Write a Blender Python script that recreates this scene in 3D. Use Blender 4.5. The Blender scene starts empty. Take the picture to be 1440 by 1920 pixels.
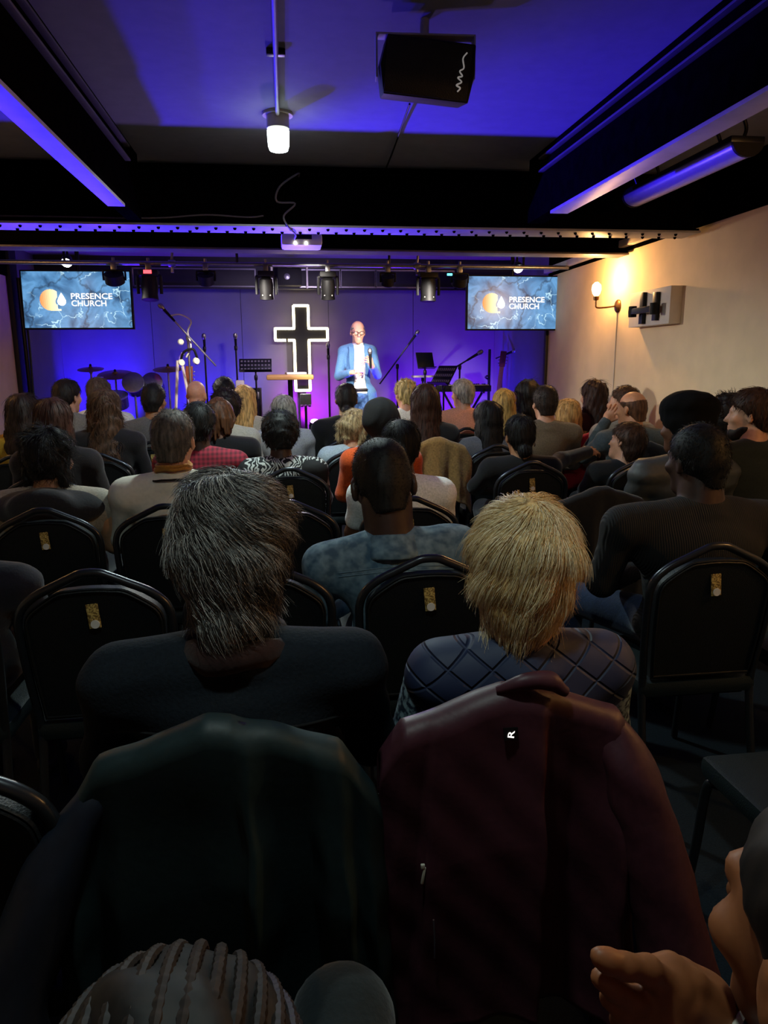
import bpy, bmesh, math, random
import numpy as np
from mathutils import Vector, Matrix
S = bpy.context.scene
COL = S.collection
R_ = math.radians
random.seed(7)

# ------------------------------------------------------------------ camera
F_PX, YAW, PIT, ROLL, CAM_H = 1350.0, R_(7.6), R_(11.7), R_(0.4), 1.47
_fw = np.array([math.sin(YAW)*math.cos(PIT), math.cos(YAW)*math.cos(PIT), -math.sin(PIT)])
_rt0 = np.array([math.cos(YAW), -math.sin(YAW), 0.0])
_up0 = np.cross(_rt0, _fw)
_rt = _rt0*math.cos(ROLL) - _up0*math.sin(ROLL)
_up = np.cross(_rt, _fw)
_C = np.array([0, 0, CAM_H])
cam_d = bpy.data.cameras.new('camera')
cam_d.sensor_fit = 'VERTICAL'; cam_d.sensor_height = 36.0; cam_d.lens = F_PX/1920*36.0
cam_d.clip_start = 0.02
cam = bpy.data.objects.new('camera', cam_d); COL.objects.link(cam)
cam.matrix_world = Matrix(((_rt[0], _up[0], -_fw[0], 0), (_rt[1], _up[1], -_fw[1], 0), (_rt[2], _up[2], -_fw[2], CAM_H), (0, 0, 0, 1)))
S.camera = cam
def ray(px, py): return _fw + _rt*(px-720)/F_PX + _up*(960-py)/F_PX
def atY(px, py, y): d = ray(px, py); return _C + d*(y/d[1])
def atZ(px, py, z): d = ray(px, py); return _C + d*((z-CAM_H)/d[2])
def atX(px, py, x): d = ray(px, py); return _C + d*(x/d[0])

# ------------------------------------------------------------------ world, exposure, lights
w = bpy.data.worlds.new('dark_room'); S.world = w; w.use_nodes = True
w.node_tree.nodes['Background'].inputs[0].default_value = (0.10, 0.12, 0.16, 1)
w.node_tree.nodes['Background'].inputs[1].default_value = 0.02
S.view_settings.view_transform = 'Standard'; S.view_settings.look = 'None'
S.view_settings.exposure = 0.0; S.view_settings.gamma = 1.0; S.view_settings.use_curve_mapping = False
S.cycles.max_bounces = 6; S.cycles.sample_clamp_indirect = 4.0

def aim(o, tgt):
    d = Vector(tgt) - o.location
    o.rotation_euler = d.to_track_quat('-Z', 'Y').to_euler()
def spot(name, loc, tgt, col, power, ang=60, blend=.6, size=.05):
    l = bpy.data.lights.new(name, 'SPOT'); l.color = col; l.energy = power
    l.spot_size = R_(ang); l.spot_blend = blend; l.shadow_soft_size = size
    o = bpy.data.objects.new(name, l); COL.objects.link(o); o.location = loc; aim(o, tgt); return o
def point(name, loc, col, power, size=.05):
    l = bpy.data.lights.new(name, 'POINT'); l.color = col; l.energy = power; l.shadow_soft_size = size
    o = bpy.data.objects.new(name, l); COL.objects.link(o); o.location = loc; return o
BLUE, VIO, MAG = (.03, .01, 1), (.22, .03, 1), (.55, .02, 1)
WARM, COOL, KEY = (1, .52, .17), (.80, 1, .94), (1, .93, .82)
# blue and violet stage washes thrown up at the ceiling and the audience from lamps before the stage
spot('wash_blue_left', (-1.5, 6.44, 1.30), (1.15, 4.0, 2.72), BLUE, 2600, 32, 1, .05)
spot('wash_blue_wide', (-1.5, 6.44, 1.30), (-.2, 3.6, 2.75), BLUE, 420, 42, 1, .05)
spot('wash_blue_beam', (-2.2, 6.44, 1.30), (-.9, 3.3, 2.5), BLUE, 420, 46, 1, .05)
spot('front_right_light', (-1.9, 6.9, 2.2), (2.6, 5.4, .85), KEY, 260, 46, .8, .04)
spot('up_violet', (.16, 6.44, 1.30), (-.2, 5.9, 2.6), (.42, .24, 1), 32, 150, .8, .05)
spot('up_blue', (-1.5, 6.44, 1.32), (-1.2, 5.8, 2.6), BLUE, 60, 140, .8, .05)
spot('wash_violet_middle', (.16, 6.44, 1.28), (.3, 3.3, 2.8), (.42, .25, 1), 75, 80, .9, .05)
# blue and magenta uplights on the stage walls
spot('uplight_blue_left', (-2.25, 9.0, .35), (-2.30, 9.65, 1.15), BLUE, 1000, 70, .9)
spot('uplight_plum_left', (-1.6, 8.9, .4), (-1.55, 9.65, 1.45), (.5, .02, .6), 70, 90, .9)
spot('uplight_violet_floor', (-1.75, 9.1, .3), (-1.75, 9.65, .8), (.25, .01, 1), 130, 80, .9)
spot('uplight_blue_drums', (-.95, 9.0, .3), (-.95, 9.65, 1.0), BLUE, 420, 80, .9)
spot('up_stage_left', (-1.7, 8.3, .4), (-1.4, 7.9, 2.68), (.12, .02, 1), 160, 100, .9)
spot('up_stage_right', (1.3, 8.3, .4), (1.2, 7.9, 2.68), (.12, .02, 1), 160, 100, .9)
spot('uplight_magenta_middle', (.28, 9.15, .80), (.32, 9.65, 1.0), MAG, 75, 120, .9)
spot('uplight_blue_right', (2.0, 8.8, .4), (2.2, 9.65, 1.4), BLUE, 330, 110, .8)
spot('uplight_magenta_right', (1.7, 8.9, .5), (1.8, 9.65, .8), MAG, 90, 110, .9)
spot('uplight_plum_right', (2.45, 9.1, .4), (2.45, 9.65, 1.7), (.5, .03, .35), 45, 90, .9)
spot('uplight_blue_side', (2.2, 8.4, .4), (2.8, 8.6, 1.1), BLUE, 110, 100, .9)
spot('rig_wash_violet', (.3, 7.0, 2.25), (.2, 9.65, 1.6), (.60, .46, 1), 80, 120, .9)
spot('key_silver_stand', (-.2, 6.4, 2.28), (-.98, 7.65, 1.45), KEY, 220, 24, .8)
# white key lights from the rig
spot('key_left', (-.6, 6.3, 2.28), (.75, 8.3, 1.45), KEY, 420, 30, .6)
spot('key_right', (1.5, 6.3, 2.28), (.75, 8.3, 1.5), KEY, 420, 30, .6)
spot('key_wide', (.3, 6.6, 2.28), (.2, 9.4, 1.0), KEY, 60, 80, .9)
spot('front_row_light', (.2, 8.3, 2.32), (.2, 5.2, .6), KEY, 130, 58, .7)

# ------------------------------------------------------------------ materials
def lin(h):
    if isinstance(h, (tuple, list)): return tuple(h[:3])
    h = h.lstrip('#'); c = [int(h[i:i+2], 16)/255 for i in (0, 2, 4)]
    return tuple(x/12.92 if x <= .04045 else ((x+.055)/1.055)**2.4 for x in c)
_mats = {}
def _new(key):
    m = bpy.data.materials.new(key[:40]); m.use_nodes = True
    nt = m.node_tree; return m, nt, nt.nodes['Principled BSDF']
def N(nt, t, **kw):
    n = nt.nodes.new(t)
    for k, v in kw.items():
        if k in n.inputs: n.inputs[k].default_value = v
        else: setattr(n, k, v)
    return n
def ramp(nt, fac, stops):
    r = nt.nodes.new('ShaderNodeValToRGB')
    while len(r.color_ramp.elements) < len(stops): r.color_ramp.elements.new(.5)
    for e, (p, c) in zip(r.color_ramp.elements, stops): e.position = p; e.color = (*lin(c), 1)
    nt.links.new(fac, r.inputs[0]); return r
def pm(name, col, rough=.6, metal=0., var=.15, scale=40., bump=.1, spec=.4, sheen=0., stretch=None):
    """plain procedural material: colour grain and fine relief by noise"""
    key = f'{name}_{col}_{rough}_{metal}_{var}'
    if key in _mats: return _mats[key]
    m, nt, b = _new(name); c = lin(col)
    tc = N(nt, 'ShaderNodeTexCoord'); src = tc.outputs['Object']
    if stretch:
        mp = N(nt, 'ShaderNodeMapping'); mp.inputs['Scale'].default_value = stretch
        nt.links.new(src, mp.inputs[0]); src = mp.outputs[0]
    no = N(nt, 'ShaderNodeTexNoise', Scale=scale, Detail=3.0); nt.links.new(src, no.inputs['Vector'])
    r = ramp(nt, no.outputs['Fac'], [(.3, tuple(x*(1-var) for x in c)), (.7, tuple(min(1, x*(1+var)) for x in c))])
    nt.links.new(r.outputs[0], b.inputs['Base Color'])
    b.inputs['Roughness'].default_value = rough; b.inputs['Metallic'].default_value = metal
    b.inputs['Specular IOR Level'].default_value = spec
    if sheen: b.inputs['Sheen Weight'].default_value = sheen
    if bump:
        bp = N(nt, 'ShaderNodeBump', Strength=bump, Distance=.004); nt.links.new(no.outputs['Fac'], bp.inputs['Height'])
        nt.links.new(bp.outputs[0], b.inputs['Normal'])
    _mats[key] = m; return m
def em(name, col, s):
    key = f'em{name}{col}{s}'
    if key in _mats: return _mats[key]
    m, nt, b = _new(name); c = lin(col)
    b.inputs['Base Color'].default_value = (*c, 1); b.inputs['Emission Color'].default_value = (*c, 1)
    b.inputs['Emission Strength'].default_value = s; _mats[key] = m; return m
def skin(col):
    return pm('skin', col, .5, 0, .08, 60, .05, .4)
def hairm(col):
    key = f'hair{col}'
    if key in _mats: return _mats[key]
    m, nt, b = _new('hair'); c = lin(col)
    tc = N(nt, 'ShaderNodeTexCoord'); no = N(nt, 'ShaderNodeTexNoise', Scale=85., Detail=2.)
    mp = N(nt, 'ShaderNodeMapping'); mp.inputs['Scale'].default_value = (1, 1, .13)
    nt.links.new(tc.outputs['Object'], mp.inputs[0]); nt.links.new(mp.outputs[0], no.inputs['Vector'])
    r = ramp(nt, no.outputs['Fac'], [(.3, tuple(x*.4 for x in c)), (.7, tuple(min(1, x*1.45) for x in c))])
    nt.links.new(r.outputs[0], b.inputs['Base Color']); b.inputs['Roughness'].default_value = .6
    b.inputs['Specular IOR Level'].default_value = .25; _mats[key] = m; return m
def cloth(col, rough=.85): return pm('cloth', col, rough, 0, .18, 120, .25, .25, .15)
def wave_mix(nt, src, rot, scale, c1, c2, lo=.45, hi=.55, typ='BANDS'):
    mp = N(nt, 'ShaderNodeMapping'); mp.inputs['Rotation'].default_value = rot; nt.links.new(src, mp.inputs[0])
    wv = N(nt, 'ShaderNodeTexWave', Scale=scale); nt.links.new(mp.outputs[0], wv.inputs['Vector'])
    return ramp(nt, wv.outputs['Fac'], [(lo, c1), (hi, c2)]), wv
def plaid(c1, c2):
    m, nt, b = _new('checked_cloth'); tc = N(nt, 'ShaderNodeTexCoord')
    a, _ = wave_mix(nt, tc.outputs['Object'], (0, 0, 0), 13, c1, c2)
    d, _ = wave_mix(nt, tc.outputs['Object'], (0, R_(90), 0), 13, c1, c2)
    mx = N(nt, 'ShaderNodeMix', data_type='RGBA'); mx.inputs[0].default_value = .5
    nt.links.new(a.outputs[0], mx.inputs[6]); nt.links.new(d.outputs[0], mx.inputs[7])
    nt.links.new(mx.outputs[2], b.inputs['Base Color']); b.inputs['Roughness'].default_value = .85; return m
def palm_print():
    m, nt, b = _new('palm_print_cloth'); tc = N(nt, 'ShaderNodeTexCoord')
    no = N(nt, 'ShaderNodeTexNoise', Scale=5., Detail=1.); nt.links.new(tc.outputs['Object'], no.inputs['Vector'])
    wv = N(nt, 'ShaderNodeTexWave', Scale=15., Distortion=22.); wv.inputs['Detail Scale'].default_value = .9
    nt.links.new(tc.outputs['Object'], wv.inputs['Vector'])
    ml = N(nt, 'ShaderNodeMath', operation='MULTIPLY'); 
    r0 = ramp(nt, no.outputs['Fac'], [(.42, (0, 0, 0)), (.5, (1, 1, 1))])
    nt.links.new(wv.outputs['Fac'], ml.inputs[0]); nt.links.new(r0.outputs[0], ml.inputs[1])
    r = ramp(nt, ml.outputs[0], [(.5, '#0a0a0c'), (.62, '#b9bcb8')])
    nt.links.new(r.outputs[0], b.inputs['Base Color']); b.inputs['Roughness'].default_value = .8; return m
def speckle(c1, c2, scale=60.):
    m, nt, b = _new('mottled_cloth'); tc = N(nt, 'ShaderNodeTexCoord')
    no = N(nt, 'ShaderNodeTexNoise', Scale=scale, Detail=4.); nt.links.new(tc.outputs['Object'], no.inputs['Vector'])
    r = ramp(nt, no.outputs['Fac'], [(.44, c1), (.58, c2)]); nt.links.new(r.outputs[0], b.inputs['Base Color'])
    b.inputs['Roughness'].default_value = .8; return m
def denim():
    m, nt, b = _new('washed_denim'); tc = N(nt, 'ShaderNodeTexCoord')
    no = N(nt, 'ShaderNodeTexNoise', Scale=34., Detail=8.); nt.links.new(tc.outputs['Object'], no.inputs['Vector'])
    tw, wv = wave_mix(nt, tc.outputs['Object'], (0, R_(35), 0), 110, '#3e5a6e', '#587386', .2, .8)
    r = ramp(nt, no.outputs['Fac'], [(.36, '#2c475c'), (.66, '#8ba3ac')])
    mx = N(nt, 'ShaderNodeMix', data_type='RGBA', blend_type='MULTIPLY'); mx.inputs[0].default_value = .6
    mx.inputs[0].default_value = .0
    mx2 = N(nt, 'ShaderNodeMix', data_type='RGBA'); mx2.inputs[0].default_value = .45
    nt.links.new(r.outputs[0], mx2.inputs[6]); nt.links.new(tw.outputs[0], mx2.inputs[7])
    nt.links.new(mx2.outputs[2], b.inputs['Base Color']); b.inputs['Roughness'].default_value = .9
    bp = N(nt, 'ShaderNodeBump', Strength=.3, Distance=.002); nt.links.new(wv.outputs['Fac'], bp.inputs['Height'])
    nt.links.new(bp.outputs[0], b.inputs['Normal']); return m
def quilted(col):
    m, nt, b = _new('quilted_cloth'); tc = N(nt, 'ShaderNodeTexCoord'); c = lin(col); hs = []
    for a in (R_(52), R_(-52)):
        mp = N(nt, 'ShaderNodeMapping'); mp.inputs['Rotation'].default_value = (0, a, 0); nt.links.new(tc.outputs['Object'], mp.inputs[0])
        wv = N(nt, 'ShaderNodeTexWave', Scale=6.2); nt.links.new(mp.outputs[0], wv.inputs['Vector'])
        hs.append(ramp(nt, wv.outputs['Fac'], [(.0, (0, 0, 0)), (.06, (.55, .55, .55))]).outputs[0])
    mn = N(nt, 'ShaderNodeMath', operation='MINIMUM'); nt.links.new(hs[0], mn.inputs[0]); nt.links.new(hs[1], mn.inputs[1])
    b.inputs['Base Color'].default_value = (*c, 1); b.inputs['Roughness'].default_value = .65
    bp = N(nt, 'ShaderNodeBump', Strength=1., Distance=.012); nt.links.new(mn.outputs[0], bp.inputs['Height'])
    nt.links.new(bp.outputs[0], b.inputs['Normal']); return m
def ribbed(col):
    m, nt, b = _new('ribbed_knit'); tc = N(nt, 'ShaderNodeTexCoord'); c = lin(col)
    _, wv = wave_mix(nt, tc.outputs['Object'], (0, 0, 0), 45, '#000000', '#ffffff')
    b.inputs['Base Color'].default_value = (*c, 1); b.inputs['Roughness'].default_value = .85
    bp = N(nt, 'ShaderNodeBump', Strength=.6, Distance=.004); nt.links.new(wv.outputs['Fac'], bp.inputs['Height'])
    nt.links.new(bp.outputs[0], b.inputs['Normal']); return m

M = dict(
 ceiling=pm('ceiling_paint', '#83818c', .8, 0, .06, 14, .15),
 black_paint=pm('black_gloss_paint', '#070607', .6, 0, .3, 18, .35, .0),
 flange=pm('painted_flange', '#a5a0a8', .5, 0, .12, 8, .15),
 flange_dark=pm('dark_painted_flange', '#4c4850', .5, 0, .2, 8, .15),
 wall=pm('cream_wall', '#e3c8a2', .8, 0, .05, 6, .08),
 stagewall=pm('grey_stage_wall', '#6a6570', .75, 0, .05, 5, .06),
 dark=pm('dark_trim', '#121014', .6, 0, .2, 20, .1),
 carpet=pm('dark_carpet', '#101a22', .95, 0, .35, 160, .5, .2),
 stagefloor=pm('stage_floor', '#2a2630', .6, 0, .1, 12, .1),
 white=pm('white_paint', '#cfc4b8', .6, 0, .05, 12, .06),
 plastic=pm('black_plastic', '#0b0a0b', .6, 0, .15, 60, .1, .2),
 grille=pm('speaker_grille', '#100f10', .6, 0, .4, 300, .6, .35),
 steel=pm('steel', '#8a888c', .35, .9, .1, 40, .05),
 blackmetal=pm('black_metal', '#1b1c1f', .35, .6, .15, 60, .05, .5),
 chairframe=pm('gunmetal_tube', '#3c3e42', .3, .75, .1, 50, .04, .5),
 vinyl=pm('black_vinyl', '#0c1114', .5, 0, .25, 260, .3, .35),
 seatv=pm('seat_vinyl', '#0f1a1c', .5, 0, .2, 260, .3, .4),
 gold=speckle('#6b5220', '#c9ad62', 220.),
 disc=pm('white_plastic', '#d8d8d2', .5, 0, .03, 60, 0),
 wood=pm('pale_wood', '#c99a58', .5, 0, .12, 14, .06, .4, 0, (1, 8, 8)),
 paper=pm('paper', '#e9e4d6', .7, 0, .03, 40, 0),
 brass=pm('aged_brass', '#6b4a2a', .35, .8, .2, 60, .05),
 cream=pm('cream_plastic', '#c9c4b2', .4, 0, .05, 40, .03),
 projector=pm('projector_white', '#e2e2dc', .45, 0, .05, 40, .03),
 bulb=em('warm_bulb', (1, .62, .22), 22), jar=em('cool_lamp_glass', (.85, 1, .97), 9),
 neon=em('warm_white_led', (1, .86, .52), 7.5), lampw=em('white_lens', (1, .96, .85), 14),
 lampm=em('magenta_lens', (.9, .25, 1), 9), led_red=em('red_led', (1, .05, .06), 4), led_cyan=em('cyan_led', (.1, .8, .9), 3),
)

# ------------------------------------------------------------------ mesh helpers
def link(name, me, mat, parent=None):
    o = bpy.data.objects.new(name, me); COL.objects.link(o)
    if mat is not None and not me.materials: me.materials.append(mat)
    if parent is not None: o.parent = parent
    return o
def tag(o, label=None, cat=None, group=None, kind=None):
    if label: o['label'] = label
    if cat: o['category'] = cat
    if group: o['group'] = group
    if kind: o['kind'] = kind
    return o
def empty(name, loc=(0, 0, 0), rz=0, label=None, cat=None, group=None):
    o = bpy.data.objects.new(name, None); COL.objects.link(o); o.location = loc; o.rotation_euler = (0, 0, rz)
    o.empty_display_size = .1
    return tag(o, label, cat, group)
class MB:
    """collects simple shapes and links them as one mesh"""
    def __init__(s): s.v = []; s.f = []
    def add(s, vs, fs):
        n = len(s.v); s.v += [tuple(map(float, v)) for v in vs]; s.f += [tuple(i+n for i in f) for f in fs]; return s
    def box(s, c, d, R=None, ch=0.0):
        hx, hy, hz = d[0]/2, d[1]/2, d[2]/2
        bm = bmesh.new(); bmesh.ops.create_cube(bm, size=1)
        for v in bm.verts: v.co = Vector((v.co.x*d[0], v.co.y*d[1], v.co.z*d[2]))
        if ch: bmesh.ops.bevel(bm, geom=list(bm.edges), offset=ch, segments=2, affect='EDGES', profile=.6)
        if R is not None: bm.transform(R.to_4x4() if hasattr(R, 'to_4x4') else R)
        bm.verts.index_update()
        s.add([v.co+Vector(c) for v in bm.verts], [[v.index for v in f.verts] for f in bm.faces]); bm.free(); return s
    def box2(s, a, b, ch=0.0):
        return s.box([(a[i]+b[i])/2 for i in range(3)], [abs(b[i]-a[i]) for i in range(3)], None, ch)
    def tube(s, pts, r, seg=8, closed=False, cap=True):
        P = [Vector(p) for p in pts]; n = len(P); rr = r if isinstance(r, (list, tuple)) else [r]*n
        vs, fs = [], []; nrm = None
        for i in range(n):
            if closed: t = (P[(i+1) % n]-P[i-1])
            else: t = (P[min(i+1, n-1)]-P[max(i-1, 0)])
            t.normalize()
            if nrm is None:
                nrm = t.orthogonal().normalized()
            else:
                nrm = (nrm - t*nrm.dot(t)); nrm = nrm.normalized() if nrm.length > 1e-6 else t.orthogonal().normalized()
            bn = t.cross(nrm)
            for k in range(seg):
                a = 2*math.pi*k/seg; vs.append(P[i]+(nrm*math.cos(a)+bn*math.sin(a))*rr[i])
        m = n if closed else n-1
        for i in range(m):
            j = (i+1) % n
            for k in range(seg):
                l = (k+1) % seg; fs.append((i*seg+k, i*seg+l, j*seg+l, j*seg+k))
        if cap and not closed: fs += [tuple(reversed(range(seg))), tuple((n-1)*seg+k for k in range(seg))]
        return s.add(vs, fs)
    def ell(s, c, r, seg=14, rings=8, R=None):
        vs, fs = [], []
        for i in range(rings+1):
            th = math.pi*i/rings
            for k in range(seg):
                ph = 2*math.pi*k/seg; v = Vector((math.sin(th)*math.cos(ph)*r[0], math.sin(th)*math.sin(ph)*r[1], math.cos(th)*r[2]))
                if R is not None: v = R @ v
                vs.append(v+Vector(c))
        for i in range(rings):
            for k in range(seg):
                l = (k+1) % seg; fs.append((i*seg+k, (i+1)*seg+k, (i+1)*seg+l, i*seg+l))
        return s.add(vs, fs)
    def lathe(s, prof, c=(0, 0, 0), axis=(0, 0, 1), seg=20):
        q = Vector((0, 0, 1)).rotation_difference(Vector(axis)); vs, fs = [], []
        for (r, z) in prof:
            for k in range(seg):
                a = 2*math.pi*k/seg; vs.append(q @ Vector((r*math.cos(a), r*math.sin(a), z))+Vector(c))
        for i in range(len(prof)-1):
            for k in range(seg):
                l = (k+1) % seg; fs.append((i*seg+k, i*seg+l, (i+1)*seg+l, (i+1)*seg+k))
        fs += [tuple(reversed(range(seg))), tuple((len(prof)-1)*seg+k for k in range(seg))]
        return s.add(vs, fs)
    def prism(s, poly, y0, y1):
        """polygon in x,z extruded along y"""
        n = len(poly); vs = [(x, y0, z) for x, z in poly]+[(x, y1, z) for x, z in poly]
        fs = [tuple(range(n)), tuple(reversed(range(n, 2*n)))]+[(i, i+n, (i+1) % n+n, (i+1) % n) for i in range(n)]
        return s.add(vs, fs)
    def build(s, name, mat, parent=None, smooth=True, bev=0):
        me = bpy.data.meshes.new(name); me.from_pydata(s.v, [], s.f)
        bm = bmesh.new(); bm.from_mesh(me); bmesh.ops.recalc_face_normals(bm, faces=bm.faces)
        if bev: bmesh.ops.bevel(bm, geom=[e for e in bm.edges if len(e.link_faces) == 2 and e.calc_face_angle(0) > .6], offset=bev, segments=2, affect='EDGES', profile=.6)
        bm.to_mesh(me); bm.free()
        if smooth:
            me.polygons.foreach_set('use_smooth', [True]*len(me.polygons))
            try: me.set_sharp_from_angle(angle=R_(40))
            except Exception: pass
        me.update(); return link(name, me, mat, parent)
def copy_tree(o, parent=None):
    c = o.copy(); COL.objects.link(c)
    if parent is not None: c.parent = parent
    for ch in list(o.children): copy_tree(ch, c)
    return c
def spline(pts, n=8):
    P = [Vector(p) for p in pts]; P = [P[0]*2-P[1]]+P+[P[-1]*2-P[-2]]; out = []
    for i in range(1, len(P)-2):
        for k in range(n):
            t = k/n; a, b, c, d = P[i-1:i+3]
            out.append(.5*((2*b)+(c-a)*t+(2*a-5*b+4*c-d)*t*t+(3*b-a-3*c+d)*t**3))
    out.append(P[-2]); return out

# ------------------------------------------------------------------ distance fields: bodies, clothes and hair grow as one smooth surface
class Field:
    def __init__(s, lo, hi, h):
        s.lo = np.array(lo, float); s.h = h; n = np.ceil((np.array(hi)-s.lo)/h).astype(int)+1
        s.ax = [s.lo[i]+h*np.arange(n[i]) for i in range(3)]; s.d = np.full(n, .5, np.float32)
    def _sub(s, lo, hi):
        sl = []
        for i in range(3):
            a = int(max(0, math.floor((lo[i]-s.lo[i])/s.h))); b = int(min(len(s.ax[i]), math.ceil((hi[i]-s.lo[i])/s.h)+1))
            if b <= a: return None, None
            sl.append(slice(a, b))
        X, Y, Z = np.meshgrid(*[s.ax[i][sl[i]] for i in range(3)], indexing='ij')
        return tuple(sl), np.stack([X, Y, Z], -1)
    def _merge(s, sl, v, k, sub):
        a = s.d[sl]
        if sub:
            h = np.clip(.5-.5*(a+v)/k, 0, 1); s.d[sl] = a*(1-h)+(-v)*h+k*h*(1-h)
        else:
            h = np.clip(.5+.5*(a-v)/k, 0, 1); s.d[sl] = a*(1-h)+v*h-k*h*(1-h)
    def cone(s, a, b, r1, r2, k=.02, sub=False, sy=None):
        a = np.array(a, float); b = np.array(b, float); m = max(r1, r2)+k+3*s.h
        sl, P = s._sub(np.minimum(a, b)-m, np.maximum(a, b)+m)
        if sl is None: return s
        ba = b-a; t = np.clip(((P-a) @ ba)/max(1e-9, ba @ ba), 0, 1)
        s._merge(sl, (np.linalg.norm(P-a-t[..., None]*ba, axis=-1)-(r1+(r2-r1)*t)).astype(np.float32), k, sub); return s
    def ell(s, c, r, R=None, k=.02, sub=False):
        c = np.array(c, float); r = np.array(r, float); m = r.max()+k+3*s.h
        sl, P = s._sub(c-m, c+m)
        if sl is None: return s
        q = P-c
        if R is not None: q = q @ R
        k0 = np.linalg.norm(q/r, axis=-1); k1 = np.linalg.norm(q/r**2, axis=-1)+1e-9
        s._merge(sl, (k0*(k0-1)/k1).astype(np.float32), k, sub); return s
    def capcone(s, a, b, r1, r2, k=.02):
        a = np.array(a, float); b = np.array(b, float); m = max(r1, r2)+k+3*s.h
        sl, P = s._sub(np.minimum(a, b)-m, np.maximum(a, b)+m)
        ba = b-a; L = np.linalg.norm(ba); n = ba/L; t = (P-a) @ n
        rad = np.linalg.norm(P-a-t[..., None]*n, axis=-1)-(r1+(r2-r1)*np.clip(t/L, 0, 1))
        s._merge(sl, np.maximum(np.maximum(rad, t-L), -t).astype(np.float32), k, False); return s
    def near(s, fn, w=.05):
        """fn(P, d) -> new d, evaluated close to the surface"""
        i = np.nonzero(np.abs(s.d) < w)
        P = np.stack([s.ax[j][i[j]] for j in range(3)], -1); s.d[i] = fn(P, s.d[i]); return s
    def full(s, fn):
        i = np.nonzero(s.d < .08)
        P = np.stack([s.ax[j][i[j]] for j in range(3)], -1); s.d[i] = fn(P, s.d[i]); return s
    def mesh(s):
        d = s.d.copy()
        for i in range(3):
            sl = [slice(None)]*3
            for e in (0, -1): sl[i] = e; d[tuple(sl)] = np.maximum(d[tuple(sl)], s.h)
        ins = d < 0; n = d.shape; cnt = np.zeros([x-1 for x in n], np.int8)
        cor = [(a, b, c) for a in (0, 1) for b in (0, 1) for c in (0, 1)]
        for a, b, c in cor: cnt += ins[a:n[0]-1+a, b:n[1]-1+b, c:n[2]-1+c]
        act = np.nonzero((cnt > 0) & (cnt < 8)); idx = -np.ones(cnt.shape, np.int32); N_ = len(act[0]); idx[act] = np.arange(N_)
        if N_ == 0: return np.zeros((0, 3)), np.zeros((0, 4), int)
        acc = np.zeros((N_, 3)); num = np.zeros(N_)
        vals = {c: d[act[0]+c[0], act[1]+c[1], act[2]+c[2]] for c in cor}
        for c in cor:
            for ax in range(3):
                if c[ax]: continue
                e = list(c); e[ax] = 1; e = tuple(e); va, vb = vals[c], vals[e]; cr = (va < 0) != (vb < 0)
                t = np.where(cr, va/np.where(cr, va-vb, 1), 0)
                p = np.zeros((N_, 3)); p[:] = c; p[:, ax] += t; acc += p*cr[:, None]; num += cr
        V = (np.stack(act, -1)+acc/num[:, None])*s.h+s.lo
        Fs = []
        for ax in range(3):
            sa = [slice(0, n[i]-1) if i == ax else slice(1, n[i]-1) for i in range(3)]
            sb = [slice(1, n[i]) if i == ax else slice(1, n[i]-1) for i in range(3)]
            A, B = ins[tuple(sa)], ins[tuple(sb)]; o1, o2 = [(ax+1) % 3, (ax+2) % 3]
            for flip, msk in ((False, A & ~B), (True, ~A & B)):
                q = np.stack(np.nonzero(msk), -1)
                if not len(q): continue
                base = q.copy()
                for i in range(3):
                    if i != ax: base[:, i] += 1
                def cell(u, v):
                    c = base.copy(); c[:, o1] -= u; c[:, o2] -= v; return idx[c[:, 0], c[:, 1], c[:, 2]]
                f = np.stack([cell(1, 1), cell(0, 1), cell(0, 0), cell(1, 0)], -1)
                Fs.append(f[:, ::-1] if flip else f)
        return V, np.concatenate(Fs)
def np_mesh(name, parts):
    V, Fq, off = [], [], 0
    for v, f in parts: V.append(v); Fq.append(np.asarray(f)+off); off += len(v)
    V = np.concatenate(V); Fq = np.concatenate(Fq)
    me = bpy.data.meshes.new(name); me.vertices.add(len(V)); me.vertices.foreach_set('co', V.astype(np.float32).ravel())
    nf = len(Fq); me.loops.add(nf*4); me.loops.foreach_set('vertex_index', Fq.astype(np.int32).ravel())
    me.polygons.add(nf); me.polygons.foreach_set('loop_start', np.arange(nf, dtype=np.int32)*4)
    me.polygons.foreach_set('use_smooth', np.ones(nf, bool)); me.update(calc_edges=True); me.validate(); return me
def rot(ax, a):
    return np.array(Matrix.Rotation(a, 3, ax))
def wob(P, f, seed):
    """cheap smooth pseudo noise in -1..1"""
    r = np.random.RandomState(seed); o = 0
    for i in range(3):
        k = r.normal(size=3); k /= np.linalg.norm(k); o = o+np.sin((P @ k)*f*(1+.7*i)+r.rand()*6.28)
    return o/3

# ================================================================== the room
XL, XR, YB, YF, ZC, ZW = -2.75, 2.80, 9.65, -2.4, 2.68, 2.35
def struct(o): o['kind'] = 'structure'; return o
struct(MB().box2((XL-.1, YF-.1, -.1), (XR+.1, YB+.1, 0)).build('floor', M['carpet']))
struct(MB().box2((XL-.1, YF-.1, ZC), (XR+.1, YB+.1, ZC+.1)).build('ceiling', M['ceiling']))
struct(MB().box2((XL-.1, YF-.1, 0), (XL, 8.05, ZW)).build('wall_left', M['wall']))
struct(MB().box2((XR, YF-.1, 0), (XR+.1, 7.62, ZW)).build('wall_right', M['wall']))
struct(MB().box2((XL-.1, YF-.1, 0), (XR+.1, YF, ZC)).build('wall_front', M['wall']))
struct(MB().box2((XL-.1, 8.07, 0), (XL, YB, ZC)).build('wall_stage_left', M['stagewall']))
struct(MB().box2((XR, 7.64, 0), (XR+.1, YB, ZC)).build('wall_stage_right', M['stagewall']))
wb = struct(MB().box2((XL-.1, YB, 0), (XR+.1, YB+.1, ZC)).build('wall_back', M['dark']))
pw = (XR-XL)/5
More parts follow.
